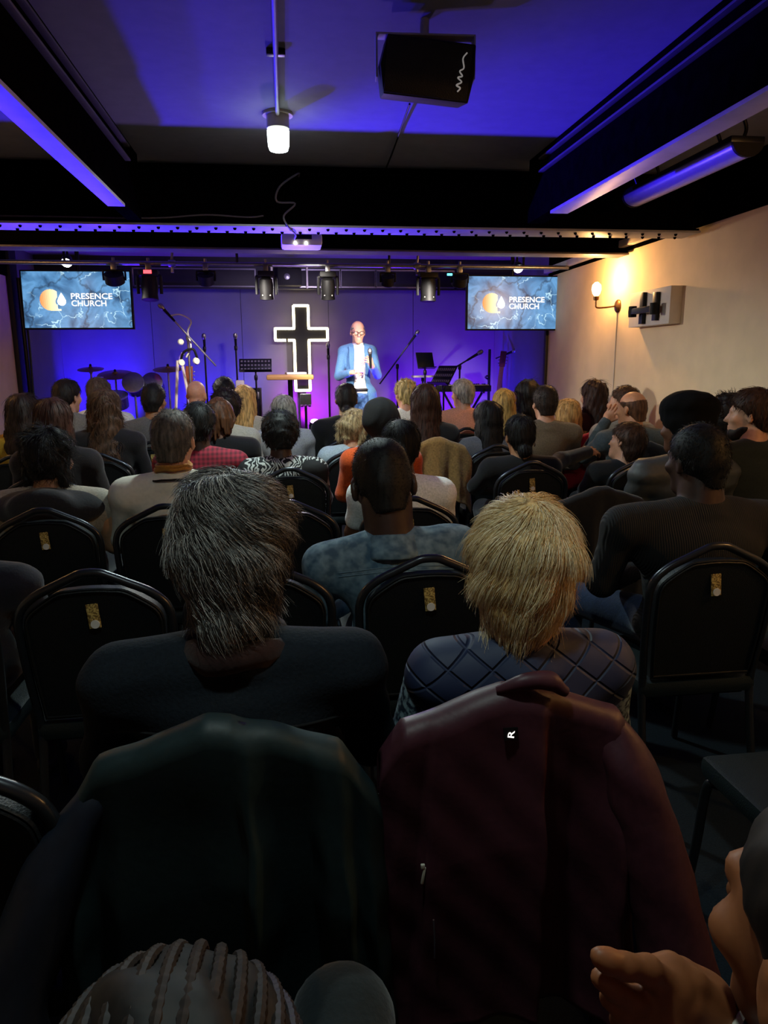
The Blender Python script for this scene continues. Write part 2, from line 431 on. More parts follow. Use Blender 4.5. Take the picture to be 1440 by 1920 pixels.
for i in range(5):
    MB().box2((XL+i*pw+.003, YB-.012, .2), (XL+(i+1)*pw-.003, YB, 2.4)).build('wall_panel', M['stagewall'], wb)
# black upper wall over the cream walls, cornice strips
struct(MB().box2((XR-.02, YF, ZW+.002), (XR+.1, 7.62, ZC)).build('trim_1', M['black_paint']))
struct(MB().box2((XL-.1, YF, ZW+.002), (XL+.02, 8.05, ZC)).build('trim_2', M['black_paint']))
struct(MB().box2((XR-.075, 5.0, 2.375), (XR-.021, 7.62, 2.43), .006).build('trim_3', M['white']))
struct(MB().box2((XL, 8.0, .2), (XL+.05, 8.2, ZC), .01).build('trim_4', M['dark']))
struct(MB().box2((XR-.03, 7.60, 0), (XR-.001, 7.66, 2.33), .004).build('trim_5', M['dark']))
struct(MB().box2((XL, 7.05, 0), (XR, YB, .2), .01).build('floor_stage', M['stagefloor']))
struct(MB().box2((XL, YF, 0), (XL+.015, 7.0, .12)).build('baseboard_left', M['white']))
struct(MB().box2((XR-.015, YF, 0), (XR, 7.0, .12)).build('baseboard_right', M['white']))
# riveted steel beams
pl, pr = atZ(0, 418, 2.30), atZ(1285, 436, 2.30)
bang = math.atan2(pr[1]-pl[1], pr[0]-pl[0]); bY = pl[1]-pl[0]*math.tan(bang)
def ibeam(name, y, z0, z1, fwid, rivets, x0=XL+.021, x1=XR-.021, ang=0., mat='flange'):
    o = MB().box2((x0, .5*fwid-.012, z0+.016), (x1, .5*fwid+.012, z1)).build(name, M['black_paint'])
    o.location = (0, y, 0); o.rotation_euler = (0, 0, ang); struct(o)
    MB().box2((x0, 0, z0), (x1, fwid, z0+.014), .003).build('flange', M[mat], o)
    MB().box2((x0, .02, z0+.0145), (x1, .06, z0+.03), .003).build('angle', M['black_paint'], o)
    MB().box2((x0, .03, z1-.07), (x1, fwid-.03, z1-.055), .003).build('top_flange', M['black_paint'], o)
    if rivets:
        m = MB(); k = 0; x = x0+.06
        while x < x1-.05:
            m.ell((x, fwid*(.25 if k % 2 else .75), z0-.002), (.011, .011, .012), 8, 5)
            m.ell((x, .055, z1-.10), (.008, .008, .008), 6, 4); m.ell((x, fwid*.5-.013, z0+.05), (.009, .009, .009), 6, 4)
            x += .058; k += 1
        tag(m.build('rivets', M['black_paint'], o), kind='stuff')
    return o
cb = ibeam('beam', bY, 2.30, ZC, .24, True, XL+.03, XR-.04, bang)
MB().box2((2.36, .09, 2.33), (2.40, .108, 2.60), .003).box2((2.58, .09, 2.33), (2.62, .108, 2.60), .003).build('splice_plate', M['black_paint'], cb)
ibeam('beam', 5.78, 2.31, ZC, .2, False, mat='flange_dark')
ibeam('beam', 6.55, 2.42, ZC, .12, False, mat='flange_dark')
def lbeam(x, wd, m, x_name):
    o = MB().box2((x, YF, 2.315), (x+wd, 4.6 if x > 0 else 4.72, ZC)).build('beam', M['black_paint']); struct(o)
    MB().box2((x-.002, YF, 2.298), (x+wd+.002, 4.2 if x > 0 else 4.25, 2.314), .002).build('flange', M[m], o)
    sx = x-.03 if x > 0 else x+wd
    MB().box2((sx, YF, 2.55), (sx+.03, 4.35, 2.56), .002).box2((sx, YF, 2.62), (sx+.03, 4.35, 2.63), .002).build('ledge', M['flange_dark'], o)
lbeam(-.905, .085, 'flange', 'left'); lbeam(1.53, .10, 'flange', 'right')
# lowered header over the stage with framed panels
hd = struct(MB().box2((XL, 8.9, 2.33), (XR, 9.0, ZC)).build('beam', M['dark']))
pxs = [(250, 478), (563, 637), (640, 703), (706, 850)]
for a, b in pxs:
    p, q = atY(a, 506, 8.88), atY(b, 538, 8.88)
    MB().box2((p[0], 8.885, 2.36), (q[0], 8.899, 2.54), .003).build('header_panel', M['dark'], hd)
    m = MB()
    for z in (2.352, 2.545): m.box2((p[0]-.01, 8.875, z-.008), (q[0]+.01, 8.89, z+.008))
    for x in (p[0]-.008, q[0]+.008): m.box2((x-.008, 8.875, 2.35), (x+.008, 8.89, 2.55))
    m.build('panel_frame', M['steel'], hd)

# ================================================================== fittings on ceiling and walls
# cool white lamp with its conduit
pj = atZ(522, 262, 2.56); lx, ly = pj[0], pj[1]
t = empty('ceiling_lamp', (lx, ly, ZC), 0, 'lit white jar lamp at the end of the ceiling conduit', 'lamp')
MB().lathe([(.075, -.012), (.075, 0), (.06, 0)]).build('base_plate', M['cream'], t)
MB().lathe([(.05, -.075), (.056, -.07), (.056, -.012), (.04, -.012)]).build('holder', M['cream'], t)
MB().lathe([(.03, -.175), (.045, -.17), (.052, -.15), (.055, -.08), (.05, -.075)]).build('glass_jar', M['jar'], t)
spot('ceiling_lamp_light', (lx, ly, 2.49), (lx, ly, 0), COOL, 125, 165, .35, .05)
t2 = copy_tree(t); t2.location = (lx, .75, ZC); tag(t2, 'white jar lamp on the same conduit above the nearest row, outside the view')
spot('ceiling_lamp_light_near', (lx, .75, 2.49), (lx, .75, 0), COOL, 34, 165, .35, .05)
cd = empty('conduit', (lx, ly, ZC), 0, 'thin grey conduit running along the ceiling to the white lamp', 'conduit')
MB().tube([(0, .0, -.018), (0, -.06, -.018), (0, -ly-2.0, -.018)], .011, 10).build('pipe', M['flange'], cd)
for yy in (-.75, -1.7, -2.9):
    MB().box((0, yy, -.012), (.075, .03, .024), None, .004).build('clip', M['blackmetal'], cd)
# hung loudspeaker
c0 = np.array([.585, 2.85, 2.475])
c0 += np.array([-.045, 0, .03])
sp = empty('ceiling_loudspeaker', tuple(c0), R_(-3), 'black loudspeaker hung flat under the purple ceiling', 'loudspeaker'); sp.scale = (.86, .86, .86)
Rx = Matrix.Rotation(R_(-22), 3, 'X')
prof = [(-.172, -.105), (-.195, .0), (-.175, .105), (.185, .105), (.195, .0), (.182, -.105)]
bm_ = MB(); bm_.prism([(x, z) for x, z in prof], -.13, .13)
b_ = bm_.build('cabinet', M['plastic'], sp, bev=.006); b_.rotation_euler = (R_(14), R_(5), 0)
g = MB().box((0, -.134, 0.0), (.345, .008, .198), None, .003).build('front_grille', M['grille'], b_)
m = MB()
m.tube(spline([(0.130, -.141, -0.068), (0.140, -.141, -0.054), (0.123, -.141, -0.045), (0.143, -.141, -0.032), (0.125, -.141, -0.018), (0.143, -.141, -0.011), (0.130, -.141, 0.005), (0.145, -.141, 0.018), (0.137, -.141, 0.050), (0.151, -.141, 0.072)], 6), .0032, 6)
m.build('logo_mark', em('logo_white', (.6, .58, .55), .25), b_)
br = MB(); br.box2((-.20, -.03, .132), (.205, .03, .140), .002); br.box2((-.208, -.03, -.03), (-.20, .03, .140), .002); br.box2((.205, -.03, -.03), (.213, .03, .140), .002)
br.tube([(0, 0, .138), (0, 0, .203)], .02, 10)
br.build('bracket', M['flange'], sp)
tag(MB().tube(spline([tuple(atZ(768, 195, 2.655)), tuple(atZ(752, 240, 2.668)), tuple(atZ(736, 285, 2.668)), tuple(atZ(720, 325, 2.66))], 6), .005, 6).build('speaker_cable', M['blackmetal']),
    'thin black cable crossing the ceiling from the hung loudspeaker', 'cable')
# long batten fitting by the right wall
tl = empty('batten_light', (2.165, 3.92, 2.46), 0, 'long unlit half round batten fitting between beam and right wall', 'light fitting')
hp = [(.075*math.cos(a), -.06*math.sin(a)) for a in np.linspace(0, math.pi, 13)]
MB().prism(hp, -.55, .55).build('reflector', pm('satin_reflector', '#a79fb4', .3, .3, .05, 30, .03), tl)
MB().box2((-.085, -.56, .0), (.085, .56, .03), .006).build('housing', M['blackmetal'], tl)
for y in (-.565, .55):
    MB().prism([(x*1.05, z*1.06) for x, z in hp], y, y+.015).build('end_cap', M['plastic'], tl)
for y in (-.42, .42):
    for s in (-1, 1):
        MB().tube(spline([(s*.05, y, .03), (s*.075, y, .1), (s*.05, y, .17), (s*.06, y, .22)], 5), .009, 8).build('hook', M['blackmetal'], tl)
# projector on its pole
pp = atY(565, 450, 5.42)
pj = empty('projector', (pp[0], 5.42, 2.30), 0, 'white projector on a pole under the riveted beam', 'projector')
MB().box((0, 0, 0.015), (.285, .23, .085), None, .022).build('case', M['projector'], pj)
MB().box((.01, -.116, .03), (.12, .004, .03), None, .002).build('vent', M['blackmetal'], pj)
MB().lathe([(.022, 0), (.028, .012), (.028, .02)], (-.06, .12, .01), (0, 1, 0)).build('lens', M['blackmetal'], pj)
for x in (-.045, .03): MB().ell((x, -.118, -.012), (.008, .004, .012), 8, 6).build('indicator', M['lampw'], pj)
MB().tube([(0, 0, .055), (0, 0, .38)], .016, 10).box2((-.05, -.05, .37), (.05, .05, .378)).build('pole', M['blackmetal'], pj)
cz = bY-.035
tag(MB().tube(spline([(pp[0]-.02, cz+.1, 2.61), (pp[0]-.03, cz, 2.6), (pp[0]-.14, cz-.02, 2.52), (pp[0]-.16, cz, 2.44), (pp[0]-.05, cz, 2.43), (pp[0]-.12, cz, 2.36), (pp[0]-.1, cz+.02, 2.305), (pp[0]-.05, cz+.2, 2.285), (pp[0]-.05, 5.27, 2.31)], 6), .006, 6).build('projector_cable', M['stagewall']),
    'grey looping cable hanging from the beam to the projector', 'cable')
tag(MB().tube(spline([(-1.75, bY+.10, 2.352), (-1.3, bY+.08, 2.35), (-.95, bY+.06, 2.345), (-.7, bY+.05, 2.35), (-.45, bY+.045, 2.37), (-.2, bY+.04, 2.36), (-.1, bY+.04, 2.37)], 8), .005, 6).build('beam_cable', M['stagewall']),
    'slack grey cable lying along the left half of the riveted beam', 'cable')
# wall sconce with warm bulb
sy, sz = 5.97, 1.925
def sconce(x, y, z, side, label, power):
    t = empty('wall_sconce', (x, y, z), 0, label, 'wall lamp')
    MB().lathe([(.055, 0), (.055, .008), (.045, .018), (.02, .022), (.008, .03)], (0, 0, 0), (-side, 0, 0)).build('back_plate', M['brass'], t)
    MB().tube(spline([(-side*.02, 0, 0), (-side*.12, 0, -.012), (-side*.19, 0, -.012), (-side*.2, 0, .02), (-side*.2, 0, .05)], 6), .007, 8).build('arm', M['brass'], t)
    MB().lathe([(.012, .045), (.022, .05), (.024, .075), (.018, .08)], (-side*.2, 0, 0)).build('bulb_holder', M['brass'], t)
    MB().lathe([(.015, .08), (.03, .1), (.04, .135), (.034, .17), (.012, .19)], (-side*.2, 0, 0)).build('bulb', M['bulb'], t)
    if abs(y-sy) < .01: MB().tube([(-side*.006, 0, -.05), (-side*.006, 0, -1.2)], .004, 6).build('cord', M['white'], t)
    point('sconce_light', (x-side*.2, y, z+.22), WARM, power, .03)
sconce(XR, sy, sz, 1, 'brass wall lamp with a glowing warm bulb on the cream wall', 34)
sconce(XR, 1.2, sz, 1, 'brass wall lamp on the right wall outside the view', 36)
sconce(XL, 5.2, sz, -1, 'brass wall lamp on the left wall beyond the view', 14)
# wooden board with a folded television arm
wbk = empty('wall_bracket', (XR, 5.27, 1.86), 0, 'black folding screen arm on a white board, right wall', 'bracket')
MB().box((-.045, 0, 0), (.09, .62, .26), None, .004).build('backing_board', M['white'], wbk)
for y, h in ((-.14, .2), (.06, .23)):
    MB().box((-.105, y, .0), (.03, .055, h), None, .003).build('upright_plate', M['blackmetal'], wbk)
MB().box((-.15, -.03, -.02), (.05, .36, .045), None, .006).build('arm', M['blackmetal'], wbk)
for y in (-.2, .13): MB().lathe([(.03, -.04), (.032, 0), (.03, .04)], (-.15, y, -.02)).build('pivot', M['plastic'], wbk)

# ---- televisions
def tv_material():
    m, nt, b = _new('marble_screen'); L = nt.links.new
    tc = N(nt, 'ShaderNodeTexCoord'); no = N(nt, 'ShaderNodeTexNoise', Scale=4.2, Detail=6., Distortion=.6); L(tc.outputs['Object'], no.inputs['Vector'])
    base = ramp(nt, no.outputs['Fac'], [(.30, '#123049'), (.42, '#3f6f9c'), (.55, '#5f97c8'), (.72, '#2d5880')])
    ds = N(nt, 'ShaderNodeTexNoise', Scale=7., Detail=5.); L(tc.outputs['Object'], ds.inputs['Vector'])
    mx = N(nt, 'ShaderNodeMix', data_type='RGBA', blend_type='LINEAR_LIGHT'); mx.inputs[0].default_value = .16
    L(tc.outputs['Object'], mx.inputs[6]); L(ds.outputs['Color'], mx.inputs[7])
    vo = N(nt, 'ShaderNodeTexVoronoi', Scale=4.6, feature='DISTANCE_TO_EDGE'); L(mx.outputs[2], vo.inputs['Vector'])
    line = ramp(nt, vo.outputs['Distance'], [(.0, (1, 1, 1)), (.03, (0, 0, 0))])
    gate = N(nt, 'ShaderNodeTexNoise', Scale=3.1, Detail=2.); L(tc.outputs['Object'], gate.inputs['Vector'])
    gr = ramp(nt, gate.outputs['Fac'], [(.5, (0, 0, 0)), (.56, (1, 1, 1))])
    ml = N(nt, 'ShaderNodeMath', operation='MULTIPLY'); L(line.outputs[0], ml.inputs[0]); L(gr.outputs[0], ml.inputs[1])
    v2 = N(nt, 'ShaderNodeTexVoronoi', Scale=1.9, feature='DISTANCE_TO_EDGE'); L(mx.outputs[2], v2.inputs['Vector'])
    dk = ramp(nt, v2.outputs['Distance'], [(.0, '#1a3040'), (.035, '#ffffff')])
    m1 = N(nt, 'ShaderNodeMix', data_type='RGBA', blend_type='MULTIPLY'); m1.inputs[0].default_value = .65
    L(base.outputs[0], m1.inputs[6]); L(dk.outputs[0], m1.inputs[7])
    m2 = N(nt, 'ShaderNodeMix', data_type='RGBA'); L(ml.outputs[0], m2.inputs[0]); L(m1.outputs[2], m2.inputs[6]); m2.inputs[7].default_value = (*lin('#c8f0ff'), 1)
    b.inputs['Base Color'].default_value = (.01, .01, .01, 1); b.inputs['Roughness'].default_value = .3
    L(m2.outputs[2], b.inputs['Emission Color']); b.inputs['Emission Strength'].default_value = 1.25; return m
M['screen'] = tv_material()
def orange_mat():
    m, nt, b = _new('orange_disc'); L = nt.links.new; tc = N(nt, 'ShaderNodeTexCoord')
    sx = N(nt, 'ShaderNodeSeparateXYZ'); L(tc.outputs['Generated'], sx.inputs[0])
    r = ramp(nt, sx.outputs[0], [(.0, '#f59a50'), (.5, '#ffe9b0'), (1, '#fff6dc')])
    wv = N(nt, 'ShaderNodeTexWave', Scale=5.5, Distortion=1.2); L(tc.outputs['Generated'], wv.inputs['Vector'])
    w2 = ramp(nt, wv.outputs['Fac'], [(.0, '#c86428'), (.18, '#ffffff')])
    inv = ramp(nt, sx.outputs[0], [(.2, (1, 1, 1)), (.6, (0, 0, 0))])
    mx = N(nt, 'ShaderNodeMix', data_type='RGBA', blend_type='MULTIPLY'); L(inv.outputs[0], mx.inputs[0]); L(r.outputs[0], mx.inputs[6]); L(w2.outputs[0], mx.inputs[7])
    b.inputs['Base Color'].default_value = (.01, .01, .01, 1)
    L(mx.outputs[2], b.inputs['Emission Color']); b.inputs['Emission Strength'].default_value = 1.25; return m
M['orange'] = orange_mat(); M['text'] = em('screen_lettering', (1, .97, .9), 1.4)
def cells(fn, w_, h_, n, y, mat, name, parent, cx, cz):
    m = MB(); s = w_/n; k = int(h_/s)
    for i in range(n):
        j = 0
        while j < k:
            if fn((i+.5)*s-w_/2, (j+.5)*s-h_/2):
                j0 = j
                while j < k and fn((i+.5)*s-w_/2, (j+.5)*s-h_/2): j += 1
                x0, z0, z1 = cx+i*s-w_/2, cz+j0*s-h_/2, cz+j*s-h_/2
                m.add([(x0, y, z0), (x0+s, y, z0), (x0+s, y, z1), (x0, y, z1)], [(0, 1, 2, 3)])
            j += 1
    return m.build(name, mat, parent, False)
def text(body, x0, z0, w_, h_, y, parent, off=.0):
    cu = bpy.data.curves.new('lettering', 'FONT'); cu.body = body; cu.size = 1; cu.offset = off; cu.resolution_u = 3
    ob = bpy.data.objects.new('lettering', cu); COL.objects.link(ob)
    bpy.context.view_layer.update(); dg = bpy.context.evaluated_depsgraph_get()
    me = bpy.data.meshes.new_from_object(ob.evaluated_get(dg)); bpy.data.objects.remove(ob)
    co = np.zeros(len(me.vertices)*3); me.vertices.foreach_get('co', co); co = co.reshape(-1, 3)
    lo, hi = co.min(0), co.max(0); new = np.zeros_like(co)
    new[:, 0] = x0+(co[:, 0]-lo[0])/(hi[0]-lo[0])*w_; new[:, 2] = z0+(co[:, 1]-lo[1])/(hi[1]-lo[1])*h_; new[:, 1] = y
    me.vertices.foreach_set('co', new.ravel()); me.materials.clear(); me.update()
    return link('lettering', me, M['text'], parent)
def television(c, rz, w_, h_, label, tilt):
    t = empty('television', c, rz, label, 'television'); t.rotation_euler = (R_(tilt), 0, rz)
    MB().box((0, .03, 0), (w_+.03, .05, h_+.03), None, .006).build('casing', M['plastic'], t)
    MB().add([(-w_/2, .002, -h_/2), (w_/2, .002, -h_/2), (w_/2, .002, h_/2), (-w_/2, .002, h_/2)], [(0, 1, 2, 3)]).build('screen', M['screen'], t, False)
    cx, cz, r = -w_*.245, -.004*h_, h_*.19
    def drop(x, z, g=0):  # teardrop: round below, point above
        X, Z = x-r*1.02, z+r*.12; rr = r*.42+g
        if Z <= 0: return X*X+Z*Z < rr*rr
        hgt = r*.82+g; return Z < hgt and abs(X) < rr*(1-(Z/hgt)**1.25)
    def disc(x, z):
        if drop(x, z, r*.16): return False
        if x*x+z*z < r*r and x < r*.62: return True
        return -r < z < -r*.84 and 0 < x < r*.95
    cells(disc, r*2.1, r*2.1, 60, -.001, M['orange'], 'emblem_disc', t, cx, cz)
    cells(drop, r*3.2, r*2.2, 90, -.001, M['text'], 'emblem_drop', t, cx, cz)
    text('PRESENCE', -.055*w_, .012*h_, .385*w_, .105*h_, -.001, t, .012)
    text('CHURCH', -.055*w_, -.115*h_, .325*w_, .105*h_, -.001, t, .012)
    for s in (-1, 1): MB().box((s*.16, .07, .1), (.05, .03, .3), None, .003).build('mount_rail', M['blackmetal'], t)
    MB().tube([(0, .09, .1), (0, .09, ZC-c[2]-.01)], .02, 10).build('ceiling_pole', M['blackmetal'], t)
    return t
a, b = atY(40, 557, 7.4), atY(247, 565, 7.4)
television(((a[0]+b[0])/2, 7.4, (a[2]+b[2])/2-.005), R_(-2), .985, .515, 'television hung at the left of the stage, marble slide with two-line title', -3)
a, b = atY(875, 568, 7.4), atY(1052, 568, 7.4)
television(((a[0]+b[0])/2, 7.4, (a[2]+b[2])/2), R_(1), .975, .515, 'television hung beside the cream wall, marble slide with two-line title', 0)

# ---- lighting rig
rig = empty('rig_bar', (0, 7.0, 2.36), 0, 'long steel bar the stage lamps hang from', 'rig')
MB().tube([(XL+.03, 0, 0), (XR-.05, 0, 0)], .02, 12).build('pipe', M['steel'], rig)
MB().tube([(-1.6, .5, .06), (XR-.05, .5, .06)], .014, 10).build('rear_pipe', M['blackmetal'], rig)
for x in (-1.9, -.4, 1.0, 2.3): MB().tube([(x, 0, 0), (x, 0, ZC-2.361)], .012, 8).build('hanger', M['blackmetal'], rig)
def clamp(t): MB().box((0, 0, .0), (.045, .06, .06), None, .006).tube([(0, 0, .03), (0, 0, .075)], .014, 8).build('clamp', M['steel'], t)
def moving_head(px, label, tilt, led=None, s=1.):
    x = atY(px, 500, 7.0)[0]; t = empty('moving_head_lamp', (x, 7.0, 2.33), 0, label, 'stage lamp', 'stage lamps on the bar')
    clamp(t)
    MB().box((0, 0, -.055), (.15*s, .12, .05), None, .01).build('base', M['plastic'], t)
    y = MB()
    y.tube(spline([(-.088*s, 0, -.235), (-.088*s, 0, -.10), (-.07*s, 0, -.075), (.07*s, 0, -.075), (.088*s, 0, -.10), (.088*s, 0, -.235)], 5), .014, 8)
    y.build('yoke', M['plastic'], t)
    h = MB().lathe([(.035, -.10), (.058, -.085), (.066, -.02), (.06, .05), (.066, .09), (.055, .095)], (0, 0, 0), (0, math.sin(R_(tilt)), -math.cos(R_(tilt))), 18).build('head', M['plastic'], t)
    h.location = (0, 0, -.185); h.scale = (s, s, s)
    for q in (-1, 1): MB().ell((q*.035, -.045, -.06), (.006, .006, .006), 8, 5).build('indicator', M['cream'], h)
    if led: MB().box((0, -.064, -.05), (.07, .004, .03)).build('display', M[led], t)
    return t
def par_can(px, label, s=1.):
    x = atY(px, 500, 7.0)[0]; t = empty('par_lamp', (x, 7.0, 2.33), 0, label, 'stage lamp', 'stage lamps on the bar')
    clamp(t)
    y = MB(); y.tube(spline([(-.086*s, 0, -.12), (-.086*s, 0, -.05), (-.07*s, 0, -.035), (.07*s, 0, -.035), (.086*s, 0, -.05), (.086*s, 0, -.12)], 5), .009, 8)
    y.build('yoke', M['plastic'], t)
    h = MB().lathe([(.06*s, -.045), (.078*s, -.04), (.078*s, .04), (.07*s, .045)], (0, 0, -.10), (0, .5, -.85), 18).build('can', M['plastic'], t)
    MB().lathe([(.066*s, .0455), (.064*s, .05)], (0, 0, -.10), (0, .5, -.85), 18).build('lens', M['grille'], t)
    return t
moving_head(278, 'black moving head lamp with a red display beside the left television', -8, 'led_red', 1.15)
par_can(213, 'black par lamp in front of the left television', 1.1)
par_can(385, 'flat black par lamp between the red display lamp and the cross', .95)
moving_head(498, 'black moving head lamp left of the projector', 10)
moving_head(614, 'black moving head lamp right of the projector under a yellow clamp', 12)
par_can(727, 'small flat black par lamp right of the speaker above the preacher', .8)
moving_head(803, 'large black moving head lamp with a violet reflection left of the right television', 0, None, 1.15)
m_ = par_can(862, 'black par lamp with a cyan light at the right television', .95)
MB().box((-.11, -.06, -.05), (.05, .01, .02), None, .004).build('status_light', M['led_cyan'], m_)
for px, lab in ((322, 'steel hook clamp with a cable on the bar, left of the cross'), (782, 'steel hook clamp on the bar above the preacher')):
    x = atY(px, 490, 7.0)[0]; t = empty('bar_clamp', (x, 7.0, 2.36), 0, lab, 'clamp')
    MB().lathe([(.03, -.03), (.034, 0), (.03, .03)], (0, 0, 0), (1, 0, 0)).build('collar', M['steel'], t)
    MB().tube([(0, 0, .03), (.01, 0, .1), (0, 0, .13)], .012, 8).tube([(0, 0, -.03), (0, 0, -.08)], .014, 8).build('hook', M['steel'], t)
for px, py, lab in ((125, 497, 'small white spotlight glowing above the left television'), (972, 508, 'small white spotlight glowing above the right television')):
    p = atY(px, py, 7.15); t = empty('spotlight', tuple(p), 0, lab, 'stage lamp')
    MB().lathe([(.03, -.08), (.045, -.05), (.05, .0)], (0, 0, .02), (0, -.7, -.7)).build('can', M['blackmetal'], t)
    MB().lathe([(.045, .0), (.04, .012), (.01, .016)], (0, 0, .02), (0, -.7, -.7)).build('lens', M['lampw'], t)
    MB().tube([(0, .05, .05), (0, .05, ZC-p[2]-.005)], .01, 8).build('stem', M['blackmetal'], t)
    point('spotlight_light', (p[0], p[1]-.08, p[2]-.06), (.9, .9, 1), .4, .03)
p = atY(543, 515, 8.6)
t = empty('stage_speaker', (p[0], 8.72, 2.44), 0, 'black box loudspeaker in a pale bracket under the header', 'loudspeaker')
MB().box((0, 0, 0), (.27, .18, .19), None, .012).build('cabinet', M['plastic'], t)
MB().lathe([(.03, 0), (.034, .006), (.012, .012)], (-.03, -.09, .0), (0, -1, 0)).build('tweeter', M['steel'], t)
for s in (-1, 1): MB().box((s*.2, 0, .0), (.022, .03, .24), None, .003).build('bracket', M['cream'], t)
MB().box((0, .0, .12), (.42, .03, .012)).box((0, .09, .12), (.06, .185, .01)).build('bracket_bar', M['cream'], t)

# ================================================================== on the stage
ZS = .2
# glowing cross
cc = atY(565, 627, 9.45); zt, zb_ = atY(565, 570, 9.45)[2], atY(567, 735, 9.45)[2]
xa, xb = atY(513, 627, 9.45)[0], atY(617, 627, 9.45)[0]; cx = (xa+xb)/2; hw = (xb-xa)/2-.02; ah = .072
cr = empty('light_cross', (cx, 9.45, 0), 0, 'black cross outlined in glowing warm white tube', 'cross')
zc = cc[2]; ww = .092
out = [(-ww, zt-.02), (ww, zt-.02), (ww, zc+ah), (hw, zc+ah), (hw, zc-ah), (ww, zc-ah), (ww, zb_+.02), (-ww, zb_+.02), (-ww, zc-ah), (-hw*.52, zc-ah)]
out2 = [(-hw*.60, zc-ah), (-hw, zc-ah), (-hw, zc+ah), (-ww, zc+ah), (-ww, zt-.02)]
poly = [(-ww, zt-.02), (-ww, zc+ah), (-hw, zc+ah), (-hw, zc-ah), (-ww, zc-ah), (-ww, zb_+.02), (ww, zb_+.02), (ww, zc-ah), (hw, zc-ah), (hw, zc+ah), (ww, zc+ah), (ww, zt-.02)]
MB().prism(poly, .03, .06).build('back_board', M['plastic'], cr, False)
def soft(poly2):
    r = []
    for i, (x, z) in enumerate(poly2):
        if 0 < i < len(poly2)-1:
            a, b = Vector(poly2[i-1]), Vector(poly2[i+1]); c = Vector((x, z)); r.append(c+(a-c).normalized()*.018); r.append(c); r.append(c+(b-c).normalized()*.018)
        else: r.append(Vector((x, z)))
    return [(v[0], 0, v[1]) for v in r]
MB().tube(soft(out), .017, 8).tube(soft(out2), .017, 8).build('light_tube', M['neon'], cr)
MB().box2((-.04, .06, zb_-.0), (.04, .09, zb_+.3)).box2((-.04, .06, ZS), (.04, .12, zb_+.2)).build('stand_post', M['blackmetal'], cr)
MB().box2((-.25, -.1, ZS), (.25, .15, ZS+.02), .004).build('foot_plate', M['blackmetal'], cr)
# lectern
lp = atY(544, 707, 8.0); lt = empty('lectern', (lp[0], 8.0, ZS), 0, 'slim lectern with a pale wooden top beside the cross', 'lectern')
MB().box((0, 0, lp[2]-ZS), (.5, .36, .055), None, .02).build('top', M['wood'], lt)
MB().tube([(0, .05, .03), (0, .05, lp[2]-ZS-.03)], .028, 12).build('post', M['blackmetal'], lt)
MB().box((0, .05, .015), (.42, .36, .03), None, .008).build('base', M['blackmetal'], lt)
pa = tag(MB().box((0, 0, 0), (.21, .29, .022), Matrix.Rotation(R_(4), 3, 'Z'), .002).build('paper_stack', M['paper']), 'white stack of papers on the lectern top', 'papers')
pa.location = (lp[0]+.06, 8.0, lp[2]+.0275+.013)
# mic stands
def mic_mesh(t, p, d, name='microphone', mat='plastic'):
    d = Vector(d).normalized(); p = Vector(p)
    o = MB().lathe([(.009, -.17), (.012, -.16), (.016, -.03), (.018, -.02)], p, d, 12).build(name, M[mat], t)
    MB().lathe([(.018, -.02), (.025, 0), (.026, .02), (.018, .042), (.004, .048)], p, d, 14).build('mic_head', M['steel'], o)
def tripod(t, z0=0, h=.9, r=.3, mat='blackmetal'):
    for k in range(3):
        a = 2.1*k+.4; MB().tube([(0, 0, .16), (r*math.cos(a), r*math.sin(a), .012)], .009, 8).build('leg', M[mat], t)
    MB().tube([(0, 0, .1), (0, 0, h)], .011, 10).build('pole', M[mat], t)
    MB().lathe([(.016, h-.05), (.02, h-.04), (.02, h), (.014, h+.01)]).build('clutch', M[mat], t)
def mic_stand(px, py_top, y, label, boom=None, mat='blackmetal'):
    p = atY(px, py_top, y); t = empty('microphone_stand', (p[0], y, ZS), 0, label, 'microphone stand')
    if boom is None:
        tripod(t, 0, p[2]-ZS-.14, .28, mat); mic_mesh(t, (0, 0, p[2]-ZS-.03), (0, -.25, 1))
    else:
        (ax, ay), (bx, by), (kx, ky) = boom   # boom tail, boom head, knuckle
        k = atY(kx, ky, y); A, B = atY(ax, ay, y), atY(bx, by, y-.15)
        t.location = (k[0], y, ZS); L = Vector((k[0], y, ZS))
        tripod(t, 0, k[2]-ZS, .34 if k[0] < 2.2 else .08, mat)
        MB().tube([Vector(A)-L, Vector(B)-L], .009, 8).build('boom', M[mat], t)
        d = Vector(B)-Vector(A); mic_mesh(t, Vector(B)-L+d.normalized()*.1, d)
    return t
mic_stand(382, 628, 8.9, 'straight microphone stand right of the boom stand with the hanging headphones')
mic_stand(441, 627, 9.1, 'straight microphone stand behind the perforated music stand')
mic_stand(615, 645, 9.2, 'straight microphone stand between cross and preacher')
mic_stand(745, 640, 9.0, 'boom microphone stand at the back wall right of the preacher', ((712, 720), (772, 638), (745, 684)))
mic_stand(905, 650, 8.3, 'blue lit boom microphone stand reaching over the keyboard', ((842, 696), (885, 670), (862, 685)))
mic_stand(955, 662, 9.0, 'boom microphone stand behind the bass guitar, head to the right', ((930, 672), (952, 663), (941, 667)))
t = mic_stand(352, 640, 7.6, 'large silver boom microphone stand with cables and headphones hung on it', ((405, 686), (318, 592), (352, 630)), 'steel')
L0 = Vector(t.location)
hp = MB().tube(spline([Vector(atY(338, 678, 7.55))-L0, Vector(atY(345, 660, 7.52))-L0, Vector(atY(362, 655, 7.52))-L0, Vector(atY(370, 672, 7.55))-L0], 8), .012, 8)
ob = hp.build('headphones', M['plastic']); ob.location = t.location; tag(ob, 'headphones with pale ear pads hung on the silver stand', 'headphones')
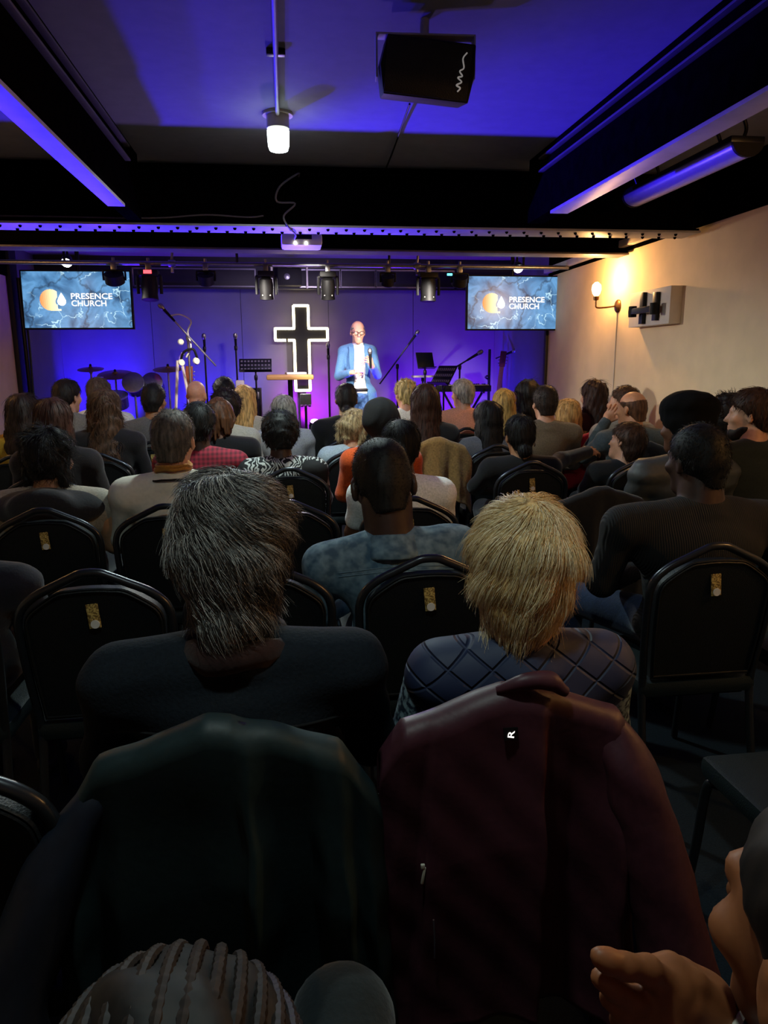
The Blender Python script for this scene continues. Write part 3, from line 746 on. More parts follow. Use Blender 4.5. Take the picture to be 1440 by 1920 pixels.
for px, py in ((340, 680), (368, 677)):
    q = Vector(atY(px, py, 7.54))-L0; MB().lathe([(.03, -.015), (.036, 0), (.03, .015)], q, (.5, -.8, .1)).build('ear_pad', M['cream'], ob)
q = Vector(atY(339, 641, 7.55))-L0; MB().lathe([(.028, -.012), (.03, 0), (.02, .012)], q, (.2, -1, .1)).build('knob', M['cream'], t)
MB().tube(spline([Vector(atY(320, 592, 7.45))-L0, Vector(atY(338, 590, 7.5))-L0, Vector(atY(358, 602, 7.58))-L0, Vector(atY(352, 622, 7.58))-L0, Vector(atY(358, 650, 7.56))-L0, Vector(atY(349, 670, 7.57))-L0], 7), .008, 7).build('cable', M['cream'], t)
# white folding stand with acoustic guitar
gx = atY(343, 720, 8.0)
t = empty('guitar_stand', (gx[0], 8.0, ZS), 0, 'white A shaped guitar stand under the headphones', 'stand')
zz = atY(340, 676, 8.0)[2]-ZS
for s in (-1, 1): MB().tube([(s*.02-.02, 0, zz), (s*.16, s*.05, .012)], .016, 10).build('leg', M['white'], t)
MB().tube([(-.02, 0, zz-.02), (.0, -.05, zz+.04), (.03, -.09, zz+.07)], .016, 8).build('neck_rest', M['white'], t)
def guitar(p, rx, ry, body, label, sol, L=1.):
    g = empty('guitar', p, 0, label, 'guitar'); g.rotation_euler = (R_(rx), R_(ry), 0)
    outl = [(.19*math.cos(a)*(1-.28*math.exp(-((math.sin(a)-.25)/.25)**2)), .25*math.sin(a)) for a in np.linspace(0, 2*math.pi, 40, endpoint=False)]
    th = .02 if sol else .045
    MB().prism([(x*(.85 if sol else 1), z+.28) for x, z in outl], -th, th).build('body', body, g, bev=.006)
    MB().box2((-.026, -th-.02, .45), (.026, -th, .95*L), .004).build('neck', pm('rosewood', '#8a5a3c', .5), g)
    MB().box2((-.038, -th-.018, .95*L), (.038, -th, 1.1*L), .006).build('headstock', pm('mahogany', '#7a3c22', .5), g)
    for s in (-1, 1):
        for k in range(3): MB().ell((s*.05, -th-.01, .98*L+k*.04), (.012, .008, .008), 8, 5).build('tuning_peg', M['steel'], g)
    if not sol: MB().lathe([(.05, 0), (.05, .003)], (0, -th-.001, .36), (0, -1, 0)).build('sound_hole', M['dark'], g)
    MB().box2((-.06, -th-.012, .17), (.06, -th, .19), .002).build('bridge', M['dark'], g)
    return g
zz = atY(352, 690, 8.1)[2]
guitar((gx[0]-.015, 8.18, ZS+.02), 4, 4, pm('orange_lacquer', '#b5521c', .3), 'orange acoustic guitar leaning on the white stand', False, (zz-ZS)/1.08*.99)
bx = atY(925, 750, 8.9)
zz = atY(938, 660, 8.9)[2]
guitar((bx[0]-.03, 8.95, ZS+.02), 3, 5.5, pm('pink_lacquer', '#b56a62', .3), 'pinkish bass guitar leaning at the right of the stage', True, (zz-ZS)/1.1)
t = empty('guitar_rack', (bx[0]+.0, 9.12, ZS), 0, 'tall black guitar stand behind the bass guitar', 'stand')
MB().tube([(0, 0, .02), (0, 0, atY(908, 655, 9.12)[2]-ZS)], .018, 10).build('pole', M['blackmetal'], t)
for k in range(3):
    a = 2.1*k+.5; MB().tube([(0, 0, .2), (.2*math.cos(a), .2*math.sin(a), .012)], .012, 8).build('leg', M['blackmetal'], t)
MB().tube(spline([(0, 0, 1.05), (-.06, -.05, 1.08), (-.06, -.12, 1.1)], 5), .012, 8).build('hook', M['blackmetal'], t)
# music stands
def music_stand(px, py, y, w_, h_, label, tilt, rz, holes=True):
    p = atY(px, py, y); t = empty('music_stand', (p[0], y, ZS), R_(rz), label, 'music stand')
    d = MB().box((0, 0, 0), (w_, .012, h_), None, .003).build('desk', M['blackmetal'], t); d.location = (0, 0, p[2]-ZS); d.rotation_euler = (R_(tilt), 0, 0)
    MB().box((0, -.03, -h_/2), (w_, .06, .008)).build('lip', M['blackmetal'], d)
    if holes:
        for r in range(3):
            for c in range(9): MB().box((-w_*.42+c*w_*.105, -.0065, -h_*.3+r*h_*.3), (w_*.06, .003, h_*.13)).build('slot', M['stagewall'], d, False)
    hz = p[2]-ZS-.12
    tripod(t, 0, hz, .28); MB().tube([(0, 0, hz), (0, .02, p[2]-ZS)], .01, 8).build('neck', M['blackmetal'], t)
music_stand(479, 685, 8.6, .37, .16, 'black perforated music stand left of the cross', -25, 0)
music_stand(797, 676, 8.7, .22, .2, 'black solid music stand right of the preacher', -20, 15, False)
music_stand(832, 704, 8.2, .3, .26, 'black tilted music stand in front of the keyboard', -35, -58)
# keyboard on its stand
kp = atY(868, 728, 8.75); t = empty('keyboard', (kp[0], 8.75, kp[2]), R_(-8), 'black stage keyboard with a pale edge on its stand', 'keyboard')
MB().box((0, 0, 0), (.66, .26, .075), None, .01).build('case', M['plastic'], t)
MB().box((0, -.05, .04), (.6, .13, .012), None, .002).build('white_keys', M['cream'], t)
for k in range(24):
    if k % 7 not in (2, 6): MB().box((-.29+k*.025, -.03, .05), (.011, .08, .012)).build('black_key', M['plastic'], t)
ks = empty('keyboard_stand', (kp[0], 8.75, ZS), R_(-8), 'black crossed keyboard stand', 'stand'); h = kp[2]-ZS-.045
for s in (-1, 1): MB().tube([(s*.28, 0, .015), (-s*.24, 0, h)], .014, 8).build('leg', M['blackmetal'], ks)
for x in (-.24, .24): MB().tube([(x, -.14, h), (x, .14, h)], .0135, 8).build('arm', M['blackmetal'], ks)
for x in (-.28, .28): MB().tube([(x, -.14, .015), (x, .14, .015)], .0135, 8).build('foot_bar', M['blackmetal'], ks)
pt = atY(794, 706, 8.9); t = empty('side_table', (pt[0], 8.95, ZS), 0, 'small stand with a pale shelf behind the solid music stand', 'stand')
MB().box((0, 0, pt[2]-ZS), (.26, .2, .025), None, .005).build('shelf', M['cream'], t); tripod(t, 0, pt[2]-ZS-.012, .24)
# drum kit
dz = .0
def drum(px, py, y, r, h, label, stand=True, ax=(0, -.35, 1)):
    p = atY(px, py, y); t = empty('drum', tuple(p), 0, label, 'drum')
    MB().lathe([(r, -h/2), (r, h/2)], (0, 0, 0), ax, 24).build('shell', pm('drum_lacquer', '#1a1626', .25), t)
    MB().lathe([(r*1.03, h/2-.015), (r*1.03, h/2+.006), (r*.97, h/2+.008)], (0, 0, 0), ax, 24).build('rim', M['steel'], t)
    MB().lathe([(r*.96, h/2), (r*.96, h/2+.004)], (0, 0, 0), ax, 24).build('drum_head', M['white'], t)
    if stand: MB().tube([(0, .0, -h/2), (0, .05, -(p[2]-ZS)+.1)], .014, 8).build('post', M['steel'], t)
    if stand:
        for k in range(3):
            a = 2.1*k; MB().tube([(0, .05, -(p[2]-ZS)+.2), (.2*math.cos(a), .05+.2*math.sin(a), -(p[2]-ZS)+.012)], .01, 8).build('leg', M['steel'], t)
drum(252, 722, 8.75, .12, .16, 'small dark tom drum left of centre in the kit', True, (0, -1, .45))
drum(287, 722, 8.9, .12, .16, 'small dark tom drum at the right of the kit', True, (0, -1, .45))
drum(215, 752, 8.6, .15, .14, 'snare drum at the left of the kit beside the wavy haired woman')
p = atY(262, 752, 8.95); t = empty('bass_drum', (p[0], 8.95, ZS+.26), 0, 'violet lit bass drum at the centre of the kit', 'drum')
MB().lathe([(.25, -.2), (.25, .2)], (0, 0, 0), (0, -1, 0), 28).build('shell', pm('drum_lacquer', '#1a1626', .25), t)
MB().lathe([(.26, .17), (.265, .2), (.25, .215), (.2, .216)], (0, 0, 0), (0, -1, 0), 28).build('hoop', M['steel'], t)
for s in (-1, 1): MB().tube([(s*.2, -.1, -.1), (s*.3, -.15, -.248)], .01, 8).build('spur', M['steel'], t)
def cymbal(px, py, y, r, label, tilt=12):
    p = atY(px, py, y); t = empty('cymbal', (p[0], y, ZS), 0, label, 'cymbal'); h = p[2]-ZS
    tripod(t, 0, h, .26, 'steel')
    c = MB().lathe([(r, -.004), (r*.4, .012), (r*.16, .018), (r*.12, .03), (.01, .034)], (0, 0, h), (0, -math.sin(R_(tilt)), math.cos(R_(tilt))), 26).build('disc', pm('cymbal_bronze', '#a9823c', .28, .8), t)
    MB().lathe([(.012, .03), (.016, .045), (.008, .06)], (0, 0, h), (0, 0, 1), 10).build('wing_nut', M['blackmetal'], t)
cymbal(170, 692, 9.05, .15, 'leftmost blue lit cymbal of the drum kit')
cymbal(216, 702, 8.85, .2, 'violet lit cymbal over the snare drum', 16)
cymbal(315, 692, 8.8, .17, 'blue lit cymbal at the right end of the drum kit')
tag(MB().box(tuple(atY(450, 720, 8.7)), (.1, .09, .09), None, .02).build('cup', M['paper']), 'white cup on the amplifier behind the blonde woman', 'cup')
p = atY(455, 752, 8.75)
t = empty('amplifier', (p[0], 8.8, ZS), 0, 'grey amplifier cabinet behind the blonde woman', 'amplifier')
hz = atY(450, 727, 8.7)[2]-ZS-.01
MB().box2((-.22, -.15, 0), (.22, .15, hz), .012).build('cabinet', M['plastic'], t); MB().box2((-.2, -.156, .05), (.2, -.149, hz-.14), .002).build('grille', M['grille'], t)
MB().box2((-.2, -.156, hz-.12), (.2, -.149, hz-.04), .002).build('control_panel', M['steel'], t)
# floor lamps: the magenta one shows, the others stand lower among the stands
def floor_lamp(p, label, lens, up=(0, .5, .85), base=ZS):
    t = empty('floor_lamp', tuple(p), 0, label, 'stage lamp')
    MB().lathe([(.05, -.11), (.065, -.1), (.065, 0), (.058, 0)], (0, 0, 0), up, 18).build('can', M['plastic'], t)
    MB().lathe([(.056, 0), (.05, .012), (.012, .016)], (0, 0, 0), up, 18).build('lens', M[lens], t)
    y = MB()
    for s in (-1, 1): y.box2((s*.072-.005, -.09, -(p[2]-base)), (s*.072+.005, -.06, -.03))
    y.box2((-.1, -.14, -(p[2]-base)), (.1, .0, -(p[2]-base)+.012)).build('yoke', M['blackmetal'], t)
    return t
rs = atY(578, 790, 9.15)
tag(MB().box2((rs[0]-.35, 8.95, ZS), (rs[0]+.35, 9.32, rs[2]-.12), .01).build('stage_box', M['plastic']), 'low black box on the stage carrying the magenta lamp', 'box')
floor_lamp((rs[0]+.08, 9.12, rs[2]), 'magenta glowing floor lamp below the cross', 'lampm', (0, -.35, .9), rs[2]-.12)
pf = atY(573, 749, 6.55)
t = empty('stand_lamp', (pf[0], 6.55, pf[2]), 0, 'grey lamp with small violet lenses on a stand right under the cross', 'stage lamp')
MB().box((0, 0, .0), (.10, .09, .10), None, .012).build('case', pm('grey_plastic', '#57534f', .5), t)
for k in range(3): MB().lathe([(.016, 0), (.014, .009)], (-.033+k*.033, -.04, -.05), (0, -.5, -.85), 12).build('lens', pm('violet_glass', '#a060c0', .2), t)
MB().tube([(0, .02, -.04), (0, .02, -pf[2]+.1)], .012, 8).build('post', M['blackmetal'], t)
for k in range(3):
    a_ = 2.1*k+.5; MB().tube([(0, .02, -pf[2]+.25), (.2*math.cos(a_), .02+.2*math.sin(a_), -pf[2]+.012)], .01, 8).build('leg', M['blackmetal'], t)
floor_lamp((-1.5, 6.5, 1.22), 'blue wash lamp on a stand behind the man with the fade', 'grille', (.3, -.55, .75), 0)
for px, py, lab in ((47, 640, 'black cable pipe beside the left stage wall'),):
    p = atX(px, py, XL+.1); tag(MB().tube([(0, 0, 0), (0, 0, 2.14)], .022, 10).tube(spline([(.04, -.02, 0), (.035, -.03, .8), (.045, -.02, 1.5), (.03, -.02, 2.14)], 6), .012, 8).build('cable_pipe', M['blackmetal']), lab, 'pipe').location = (XL+.1, p[1], ZS)

# ================================================================== chairs
ROW = dict(Z=.10, A=1.12, B=1.97, C=2.9, D=3.85, E=4.7, F=5.4, G=6.0)
BACK = .22                       # the top of the back stands this far behind the chair's origin
def yb(z): return -.165-.122*(z-.47)
def arch(x, k=1.):
    x = abs(x)
    return .92 if x < .03 else .92-(x-.03)*.42
def back_outline(ins, gap=0.):
    """half outline of the back from the seat to the crown, mirrored; inset by ins"""
    h = [(.188-ins, .475), (.20-ins, .62), (.205-ins, .74), (.203-ins*.95, .785-ins*.3), (.188-ins*.8, .822-ins*.7), (.15-ins*.6, .856-ins), (.09, .886-ins), (.05, .905-ins-gap*.6), (.022, .916-ins-gap)]
    return h+[(-x, z) for x, z in reversed(h)]
def smooth_line(pts, n=4): return [(v[0], v[1]) for v in spline([(x, z, 0) for x, z in pts], n)]
def make_chair():
    t = empty('banquet_chair')
    fr = [(x, yb(z), z) for x, z in smooth_line(back_outline(0))]
    MB().tube(fr, .0125, 10).build('back_frame', M['chairframe'], t)
    pad = smooth_line(back_outline(.018, .022))
    m = MB(); n = len(pad)
    for off, ins in ((-.014, .010), (-.018, .016), (.022, .02), (.034, .006), (.034, -.0)): pass
    rings = [(-.012, 1.0), (-.017, .985), (.026, .985), (.03, .93)]
    vs = []
    for dy, s in rings:
        for x, z in pad: zz = .67+(z-.67)*s; vs.append((x*s, yb(zz)+dy, zz))
    fs = []
    for r in range(len(rings)-1):
        for k in range(n): l = (k+1) % n; fs.append((r*n+k, r*n+l, (r+1)*n+l, (r+1)*n+k))
    fs += [tuple(range(n)), tuple(reversed(range((len(rings)-1)*n, len(rings)*n)))]
    m.add(vs, fs); bk = m.build('backrest', M['vinyl'], t)
    MB().tube([(x*.955, yb(.67+(z-.67)*.955)-.0165, .67+(z-.67)*.955) for x, z in pad], .0035, 6, True).build('piping', M['vinyl'], bk)
    MB().box((0, .03, .435), (.40, .42, .055), None, .02).build('seat', M['seatv'], t)
    MB().tube([(-.17, -.14, .40), (.17, -.14, .40), (.17, .2, .40), (-.17, .2, .40)], .011, 8, True).build('seat_frame', M['chairframe'], t)
    for s in (-1, 1):
        MB().tube(spline([(s*.188, yb(.475), .475), (s*.187, -.168, .40), (s*.19, -.205, .2), (s*.197, -.25, .008)], 5), .0125, 10).build('leg', M['chairframe'], t)
        MB().tube(spline([(s*.17, .19, .40), (s*.187, .215, .38), (s*.19, .235, .2), (s*.195, .26, .008)], 5), .0125, 10).build('leg', M['chairframe'], t)
    ang = Matrix.Rotation(R_(-5), 3, 'Y')
    lb = MB().box((0, yb(.79)-.019, .795), (.032, .003, .07), ang, .001).build('seat_label', M['gold'], t)
    MB().lathe([(.0125, 0), (.012, .003)], (.003, yb(.78)-.0215, .772), (0, -1, 0), 14).build('label_disc', M['disc'], lb)
    return t
chair0 = make_chair(); chair_used = [False]; chair_spots = []
def chair(x, row, label, rz=0., y=None):
    yy = (ROW[row] if y is None else y)+BACK
    for cx_, cy_ in chair_spots:
        if abs(cx_-x) < .425 and abs(cy_-yy) < .36: return None
    chair_spots.append((x, yy))
    o = chair0 if not chair_used[0] else copy_tree(chair0); chair_used[0] = True
    o.location = (x, yy, 0); o.rotation_euler = (0, 0, R_(rz))
    return tag(o, label, 'chair', 'banquet chairs in rows')

# ================================================================== people
def build_hand(curl):
    """right hand, wrist at the origin, fingers towards +y, palm down, thumb on -x"""
    f = Field((-.08, -.03, -.06), (.06, .20, .05), .004)
    f.ell((0, .045, 0), (.040, .050, .015), None, .012); f.cone((0, -.01, 0), (0, .03, 0), .026, .028, .012)
    for i, (x, L) in enumerate(((-.030, .070), (-.010, .078), (.010, .073), (.029, .057))):
        p = np.array([x, .085-abs(i-1)*.004, .002]); a = R_(8+18*curl)
        for j, s in enumerate((.45, .32, .25)):
            q = p+np.array([x*.12, math.cos(a)*L*s, -math.sin(a)*L*s]); f.cone(p, q, .0092-.0008*j, .0086-.0010*j, .003); p = q; a += R_(14+46*curl)
    f.cone((-.03, .025, -.004), (-.056, .058, -.012), .013, .011, .01); f.cone((-.056, .058, -.012), (-.054, .093, -.020), .0105, .0085, .004)
    return f.mesh()
HANDS = {c: build_hand(c) for c in (.35, 1.0)}
def place_hand(c, side, wrist, fwd, up):
    v, q = HANDS[c]; v = v.copy()
    if side < 0: v[:, 0] *= -1; q = q[:, ::-1]
    fwd = np.array(fwd, float); fwd /= np.linalg.norm(fwd); up = np.array(up, float); up = up-fwd*(up @ fwd); up /= np.linalg.norm(up); rt = np.cross(fwd, up)
    # palm-down frame: x = right, y = fwd, z = up ; thumb of a right hand points to -x (inward)
    return v @ np.stack([rt, fwd, up])+np.array(wrist), q
HEADP = [  # (kind, a, b/r, r1, r2, k) in head coordinates: centre between the ears, +y the face
 ('e', (0, -.012, .035), (.074, .094, .085), .01), ('e', (0, .03, -.02), (.062, .066, .086), .02), ('e', (0, .058, -.088), (.040, .040, .032), .025),
 ('c', (0, .090, .010), (0, .112, -.026), .009, .0145, .012), ('c', (-.034, .080, .026), (.034, .080, .026), .013, .013, .015),
 ('e', (0, .094, -.058), (.024, .012, .008), .008), ('e', (0, .093, -.070), (.020, .011, .007), .006),
 ('e', (-.045, .066, -.018), (.022, .022, .018), .02), ('e', (.045, .066, -.018), (.022, .022, .018), .02)]
def add_head(f, hp, Rh, hs, voxel):
    for q in HEADP:
        if q[0] == 'e': f.ell(hp(q[1]), np.array(q[2])*hs, Rh, q[3])
        else: f.cone(hp(q[1]), hp(q[2]), q[3]*hs, q[4]*hs, q[5])
    for s in (-1, 1):
        f.ell(hp((s*.032, .092, .006)), np.array((.016, .010, .010))*hs, Rh, .008, True)
        f.ell(hp((s*.077, -.008, -.008)), np.array((max(.010, voxel*.9), .019, .033))*hs, Rh @ rot('Z', s*.35), .006)
        f.ell(hp((s*.090, -.004, -.004)), np.array((.008, .010, .018))*hs, Rh, .006, True)
def zline(y):   # hairline height along the head
    return np.interp(y, [-.12, -.05, -.03, -.005, .012, .03, .06, .078, .1], [-.085, -.08, -.045, -.02, .012, .03, .045, .068, .085])
def hair_field(style, t, h, L=.3, seed=1, vol=1.):
    lo = [-.19, -.24, -.16]; hi = [.19, .15, .2]
    if style in ('long', 'curlylong', 'braids'): lo[2] = -.12-L; lo[0] -= .04; hi[0] += .04
    if style == 'bob': lo[2] = -.26
    f = Field(lo, hi, h)
    f.ell((0, -.012, .035), (.074+t, .094+t, .085+t), None, .01)
    if style not in ('bald',): f.cone((0, -.05, -.02), (0, -.055, -.075), .058+t*.8, .045+t*.5, .03)
    if style == 'full': f.cone((0, -.05, -.05), (0, -.056, -.085), .058+t*.4, .040+t*.4, .03)
    f.full(lambda P, d: np.maximum(d, zline(P[:, 1])-P[:, 2]-(np.where(P[:, 1] < -.03, .03, 0) if style == 'full' else 0)))
    if style == 'ring':
        f.full(lambda P, d: np.maximum(d, P[:, 2]-.055-.25*np.maximum(0, -P[:, 1]-.06)))
    f.full(lambda P, d: np.maximum(d, P[:, 1]-.088))
    if style in ('long', 'curlylong', 'bob'):
        LL = .20 if style == 'bob' else L
        f.ell((0, -.05, -.06), (.088*vol, .062, .11), None, .03)
        f.ell((0, -.078, -.05-LL*.55), (.090*vol, .045, LL*.5), None, .04)
        if style != 'bob': f.ell((0, -.098, -.08-LL*.75), (.085*vol, .034, LL*.28), None, .04)
        for s in (-1, 1): f.ell((s*.074*vol, -.015, -.05-LL*.2), (.022, .05, .07+LL*.25), None, .02)
    if style == 'bun': f.ell((0, -.11, -.035), (.045, .04, .045), None, .012)
    if style == 'lowbun': f.ell((0, -.098, -.085), (.042, .035, .04), None, .012)
    if style == 'topknot': f.ell((0, -.075, .115), (.035, .04, .03), None, .015)
    if style == 'ponytail':
        f.ell((.0, -.10, .02), (.03, .03, .03), None, .01); f.cone((0, -.115, .01), (.01, -.125, -.13), .03, .014, .02)
    if style == 'messybun':
        r = np.random.RandomState(seed)
        f.ell((0, -.085, .02), (.072, .06, .08), None, .02)
        for i in range(14):
            a, b = r.rand()*6.28, r.uniform(-.6, 1.3); f.ell((.085*math.cos(a)*math.cos(b), -.03+.1*math.sin(a)*math.cos(b), .03+.085*math.sin(b)), (.03, .03, .028), None, .015)
        f.full(lambda P, d: np.maximum(d, P[:, 1]-.06))
        for s in (-1, 1): f.ell((s*.08, -.04, -.06), (.02, .03, .06), None, .02)
    if style == 'hat':
        f.ell((0, -.02, .07), (.10, .115, .085), None, .03)
        f.cone((-.04, -.06, .02), (.04, -.06, .02), .07, .07, .03)
    if style == 'beret':
        f.ell((.01, -.02, .09), (.125, .13, .075), rot('Y', .12), .02); f.ell((0, -.02, .035), (.10, .115, .06), None, .03)
    if style in ('dreads', 'braids'):
        r = np.random.RandomState(seed)
        for i in range(95):
            a = r.uniform(-2.6, -.5) if style == 'braids' else r.uniform(-3.4, .3); e = r.uniform(.1, 1.4)
            p = np.array([.074*math.cos(a)*math.cos(e), -.012+.094*math.sin(a)*math.cos(e), .035+.085*math.sin(e)])*1.0+np.array([0, 0, t])
            dn = np.array([p[0]*1.45, min(-.02, (p[1]+.012)*1.25-.012), -.05-r.rand()*.09 if style == 'dreads' else -.1-r.rand()*.14]); mid = np.array([p[0]*1.35, (p[1]+.012)*1.3-.012, .0])
            f.cone(p, mid, .012, .012, .003); f.cone(mid, dn, .012, .009, .003)
    fr, am = {'long': (60, .004), 'bob': (60, .004), 'curlylong': (70, .012), 'afro': (130, .006), 'messybun': (90, .008), 'full': (60, .007), 'curly': (95, .012), 'dreads': (60, .001), 'braids': (80, .002)}.get(style, (70, .0025))
    sc = np.array([1, 1, .25]) if style in ('long', 'bob') else np.array([1, 1, .55]) if style == 'curlylong' else np.array([1, 1, 1])
    f.near(lambda P, d: d+am*wob(P*sc, fr, seed), .03)
    return f
def strands(name, parent, me, crown, n, L, rad, mat, lift, grav, curl, seed, npts=5, lob=None):
    r = np.random.RandomState(seed); nv = len(me.vertices)
    co = np.zeros(nv*3); me.vertices.foreach_get('co', co); co = co.reshape(-1, 3)
    no = np.zeros(nv*3); me.vertex_normals.foreach_get('vector', no); no = no.reshape(-1, 3)
    ok = np.nonzero(no[:, 2] > -.6)[0]; i = r.choice(ok, n); p, nn = co[i]+r.normal(size=(n, 3))*.003, no[i]
    g = p-crown; g[:, 2] -= grav*np.linalg.norm(g, axis=1)
    if lob is not None:   # swirl about the crown and loose locks
        g = g+lob*np.cross(np.array([0, 0, 1.]), p-crown)
    g = g-nn*np.sum(g*nn, 1)[:, None]; g /= np.linalg.norm(g, axis=1)[:, None]+1e-9
    lk = np.stack([wob(p, 45, seed+k) for k in range(3)], -1)
    g = g+lk*curl*1.6+r.normal(size=(n, 3))*curl*.45; g /= np.linalg.norm(g, axis=1)[:, None]
    ll = L*r.uniform(.55, 1.15, n); lf = lift*r.uniform(.2, 1.5, n); Rr = .09
    P = np.zeros((n, npts, 3)); rr = np.zeros((n, npts))
    bn = r.normal(size=(n, 3))*curl
    for k in range(npts):
        s = k/(npts-1); q = s*ll
        P[:, k] = p+g*q[:, None]+nn*(lf*s**.7-q*q/(2*Rr)*.95-.001)[:, None]+bn*(q*q*1.6)[:, None]
        rr[:, k] = rad*(1-.75*s)
    hc = bpy.data.hair_curves.new(name); hc.add_curves([npts]*n)
    hc.attributes['position'].data.foreach_set('vector', P.astype(np.float32).ravel())
    at = hc.attributes.get('radius') or hc.attributes.new('radius', 'FLOAT', 'POINT'); at.data.foreach_set('value', rr.astype(np.float32).ravel())
    o = link(name, hc, mat, parent); return tag(o, kind='stuff')
WHO = []
def person(who, px, top, row, hair=None, hc='#1a1210', sk='#b98567', shirt=None, sw=.17, hs=1., yaw=0, pitch=4, roll=0, lean=-6, lx=0, dy=.21, t=.014, L=.3, vol=1., h=.014,
           sleeve='long', collar=None, hood=False, details='', pants='#14161c', quilt=0, puff=0, seat=True, ns=None, sl=None, srad=.0011, lift=.006, curl=.16, swirl=None, xparts=None, arms=None, legs=None, fat=1., seed=None, wr=.003,
           pos=None, st=None, bodyyaw=0, hatmat=None, crown=(0, -.05, .12), hand=.35, chair_xy=None, lab=None, turn=0, gname='shirt', ry=None, nk=1.):
    seed = seed or (len(WHO)*7+3); WHO.append(who)
    Rl = rot('X', -R_(lean)) @ rot('Y', R_(lx))
    def mk(st):
        def T(p):
            p = np.array(p, float); p = np.array([p[0], p[1], .57+(p[2]-.57)*st if p[2] > .57 else p[2]])
            return np.array([0, 0, .57])+Rl @ (p-np.array([0, 0, .57]))
        return T
    Rh = rot('Z', R_(yaw)) @ rot('X', -R_(pitch)) @ rot('Y', R_(roll)); tilt_dy = 0
    neck0 = (0, -.01, 1.075); hl = np.array([0, .035, .15])
    def head_c(T): return T(neck0)+rot('X', -R_(pitch*.6)) @ rot('Y', R_(roll*.7)) @ (hl*hs)
    if pos is None:
        y0 = (ROW[row] if ry is None else ry)+dy; s_ = 1.
        rd = ray(px, top); rd = rd/np.linalg.norm(rd); nn_ = _up-rd*(rd @ _up); nn_ = nn_/np.linalg.norm(nn_); Rr_ = (.118+t*.8)*hs
        for _ in range(5):
            hcn = head_c(mk(s_)); W = atY(px, top, y0+hcn[1]+Rr_*nn_[1])-Rr_*nn_; s_ = min(1.3, max(.5, s_+(W[2]-hcn[2])/.5))
        x0 = W[0]-hcn[0]
    else: (x0, y0), s_ = pos, st
    T = mk(s_); hcn = head_c(T)
    def hp(p): return hcn+Rh @ (np.array(p)*hs)
    if callable(arms): arms = arms(x0, y0)
    # skeleton
    sh = {s: T((s*sw, 0, .995)) for s in (-1, 1)}; el = {s: T((s*(sw+.045), .04, .76)) for s in (-1, 1)}; wr_ = {s: np.array([s*.075, .29, .675]) for s in (-1, 1)}
    if arms:
        for s, (e, w2) in arms.items(): el[s], wr_[s] = np.array(e), np.array(w2)
    hip = {s: np.array([s*.085, .0, .565]) for s in (-1, 1)}; kn = {s: np.array([s*.105, .385, .535]) for s in (-1, 1)}; an = {s: np.array([s*.105, .33, .09]) for s in (-1, 1)}
    if legs:
        for s, (k_, a_) in legs.items(): kn[s], an[s] = np.array(k_), np.array(a_)
    lo, hi = (-.48, -.32, 0), (.48, .72, max(1.5, hcn[2]+.2))
    if arms:
        pts = np.array([el[s] for s in (-1, 1)]+[wr_[s] for s in (-1, 1)]); lo = np.minimum(lo, pts.min(0)-.1); hi = np.maximum(hi, pts.max(0)+.1)
    def torso(f, g):
        e = Rl; k = .05
        f.ell((0, -.005, .575), np.array((.165*fat+g, .125+g, .10+g)), None, k)
        f.ell(T((0, .0, .74)), np.array((.135*fat+g, .105*fat+g, .17*s_+g)), e, k)
        f.ell(T((0, -.005, .91)), np.array((.10*fat+sw*.38+g, .115*fat+g, .17*s_+g)), e, k)
        f.cone(sh[-1]*[.95, 1, 1], sh[1]*[.95, 1, 1], .062+g, .062+g, k)
        for s in (-1, 1): f.cone(T((s*.04, -.018, 1.062)), sh[s]+[0, -.005, .012], .048+g, .056+g, .05)
    def armp(f, g, upto=1.):
        for s in (-1, 1):
            f.cone(sh[s], el[s] if upto >= .5 else sh[s]+(el[s]-sh[s])*.62, .055+g, .045+g, .025)
            if upto > .5: f.cone(el[s], el[s]+(wr_[s]-el[s])*(.97 if upto >= 1 else .5), .044+g, .034+g, .02)
    def legp(f, g):
        for s in (-1, 1):
            f.cone(hip[s], kn[s], .085+g, .062+g, .03); f.cone(kn[s], an[s], .058+g, .040+g, .02)
    f = Field(lo, hi, h)
    torso(f, -.012); armp(f, -.010); legp(f, -.010)
    f.cone(T((0, -.015, 1.04)), hp((0, -.025, -.05)), .062*nk, .056*hs*nk, .03)
    add_head(f, hp, Rh, hs, h)
    for s in (-1, 1): f.ell(an[s]+[0, .06, -.055], (.035, .10, .03), None, .03)
    parts = [f.mesh()]
    if xparts: parts += xparts(x0, y0)
    for s in (-1, 1) if not xparts else ():
        fw = wr_[s]-el[s]; fw = fw/np.linalg.norm(fw); parts.append(place_hand(hand, s, wr_[s]-fw*.01, fw*.6+np.array([-s*.5, .5, -.1]) if not arms else fw, (0, 0, 1) if not arms else (0, -.6, .8)))
    me = np_mesh('person', parts); o = link('person', me, skin(sk))
    o.location = (x0, y0, 0); o.rotation_euler = (0, 0, R_(bodyyaw)); tag(o, lab or f'{who}{details}', 'person')
    # garment
    f = Field(lo, hi, h); torso(f, .006)
    if sleeve != 'none': armp(f, .006, {'long': 1., 'short': .4}[sleeve])
    if collar:
        cr_, ch_ = collar; f.capcone(T((0, -.015, 1.03)), T((0, -.002, 1.065+ch_)), cr_+.022, cr_+.004, .018)
    if hood: f.ell(T((0, -.105, 1.04)), (.125, .055, .085), Rl @ rot('X', .5), .03)
    if quilt:
        def q_(P, d):
            u, v = P[:, 0]+P[:, 2]*.8, P[:, 0]-P[:, 2]*.8; a = np.minimum(np.abs((u/quilt) % 1-.5), np.abs((v/quilt) % 1-.5))*quilt
            return d+.006*np.exp(-(a/.006)**2)
        f.near(q_, .04)
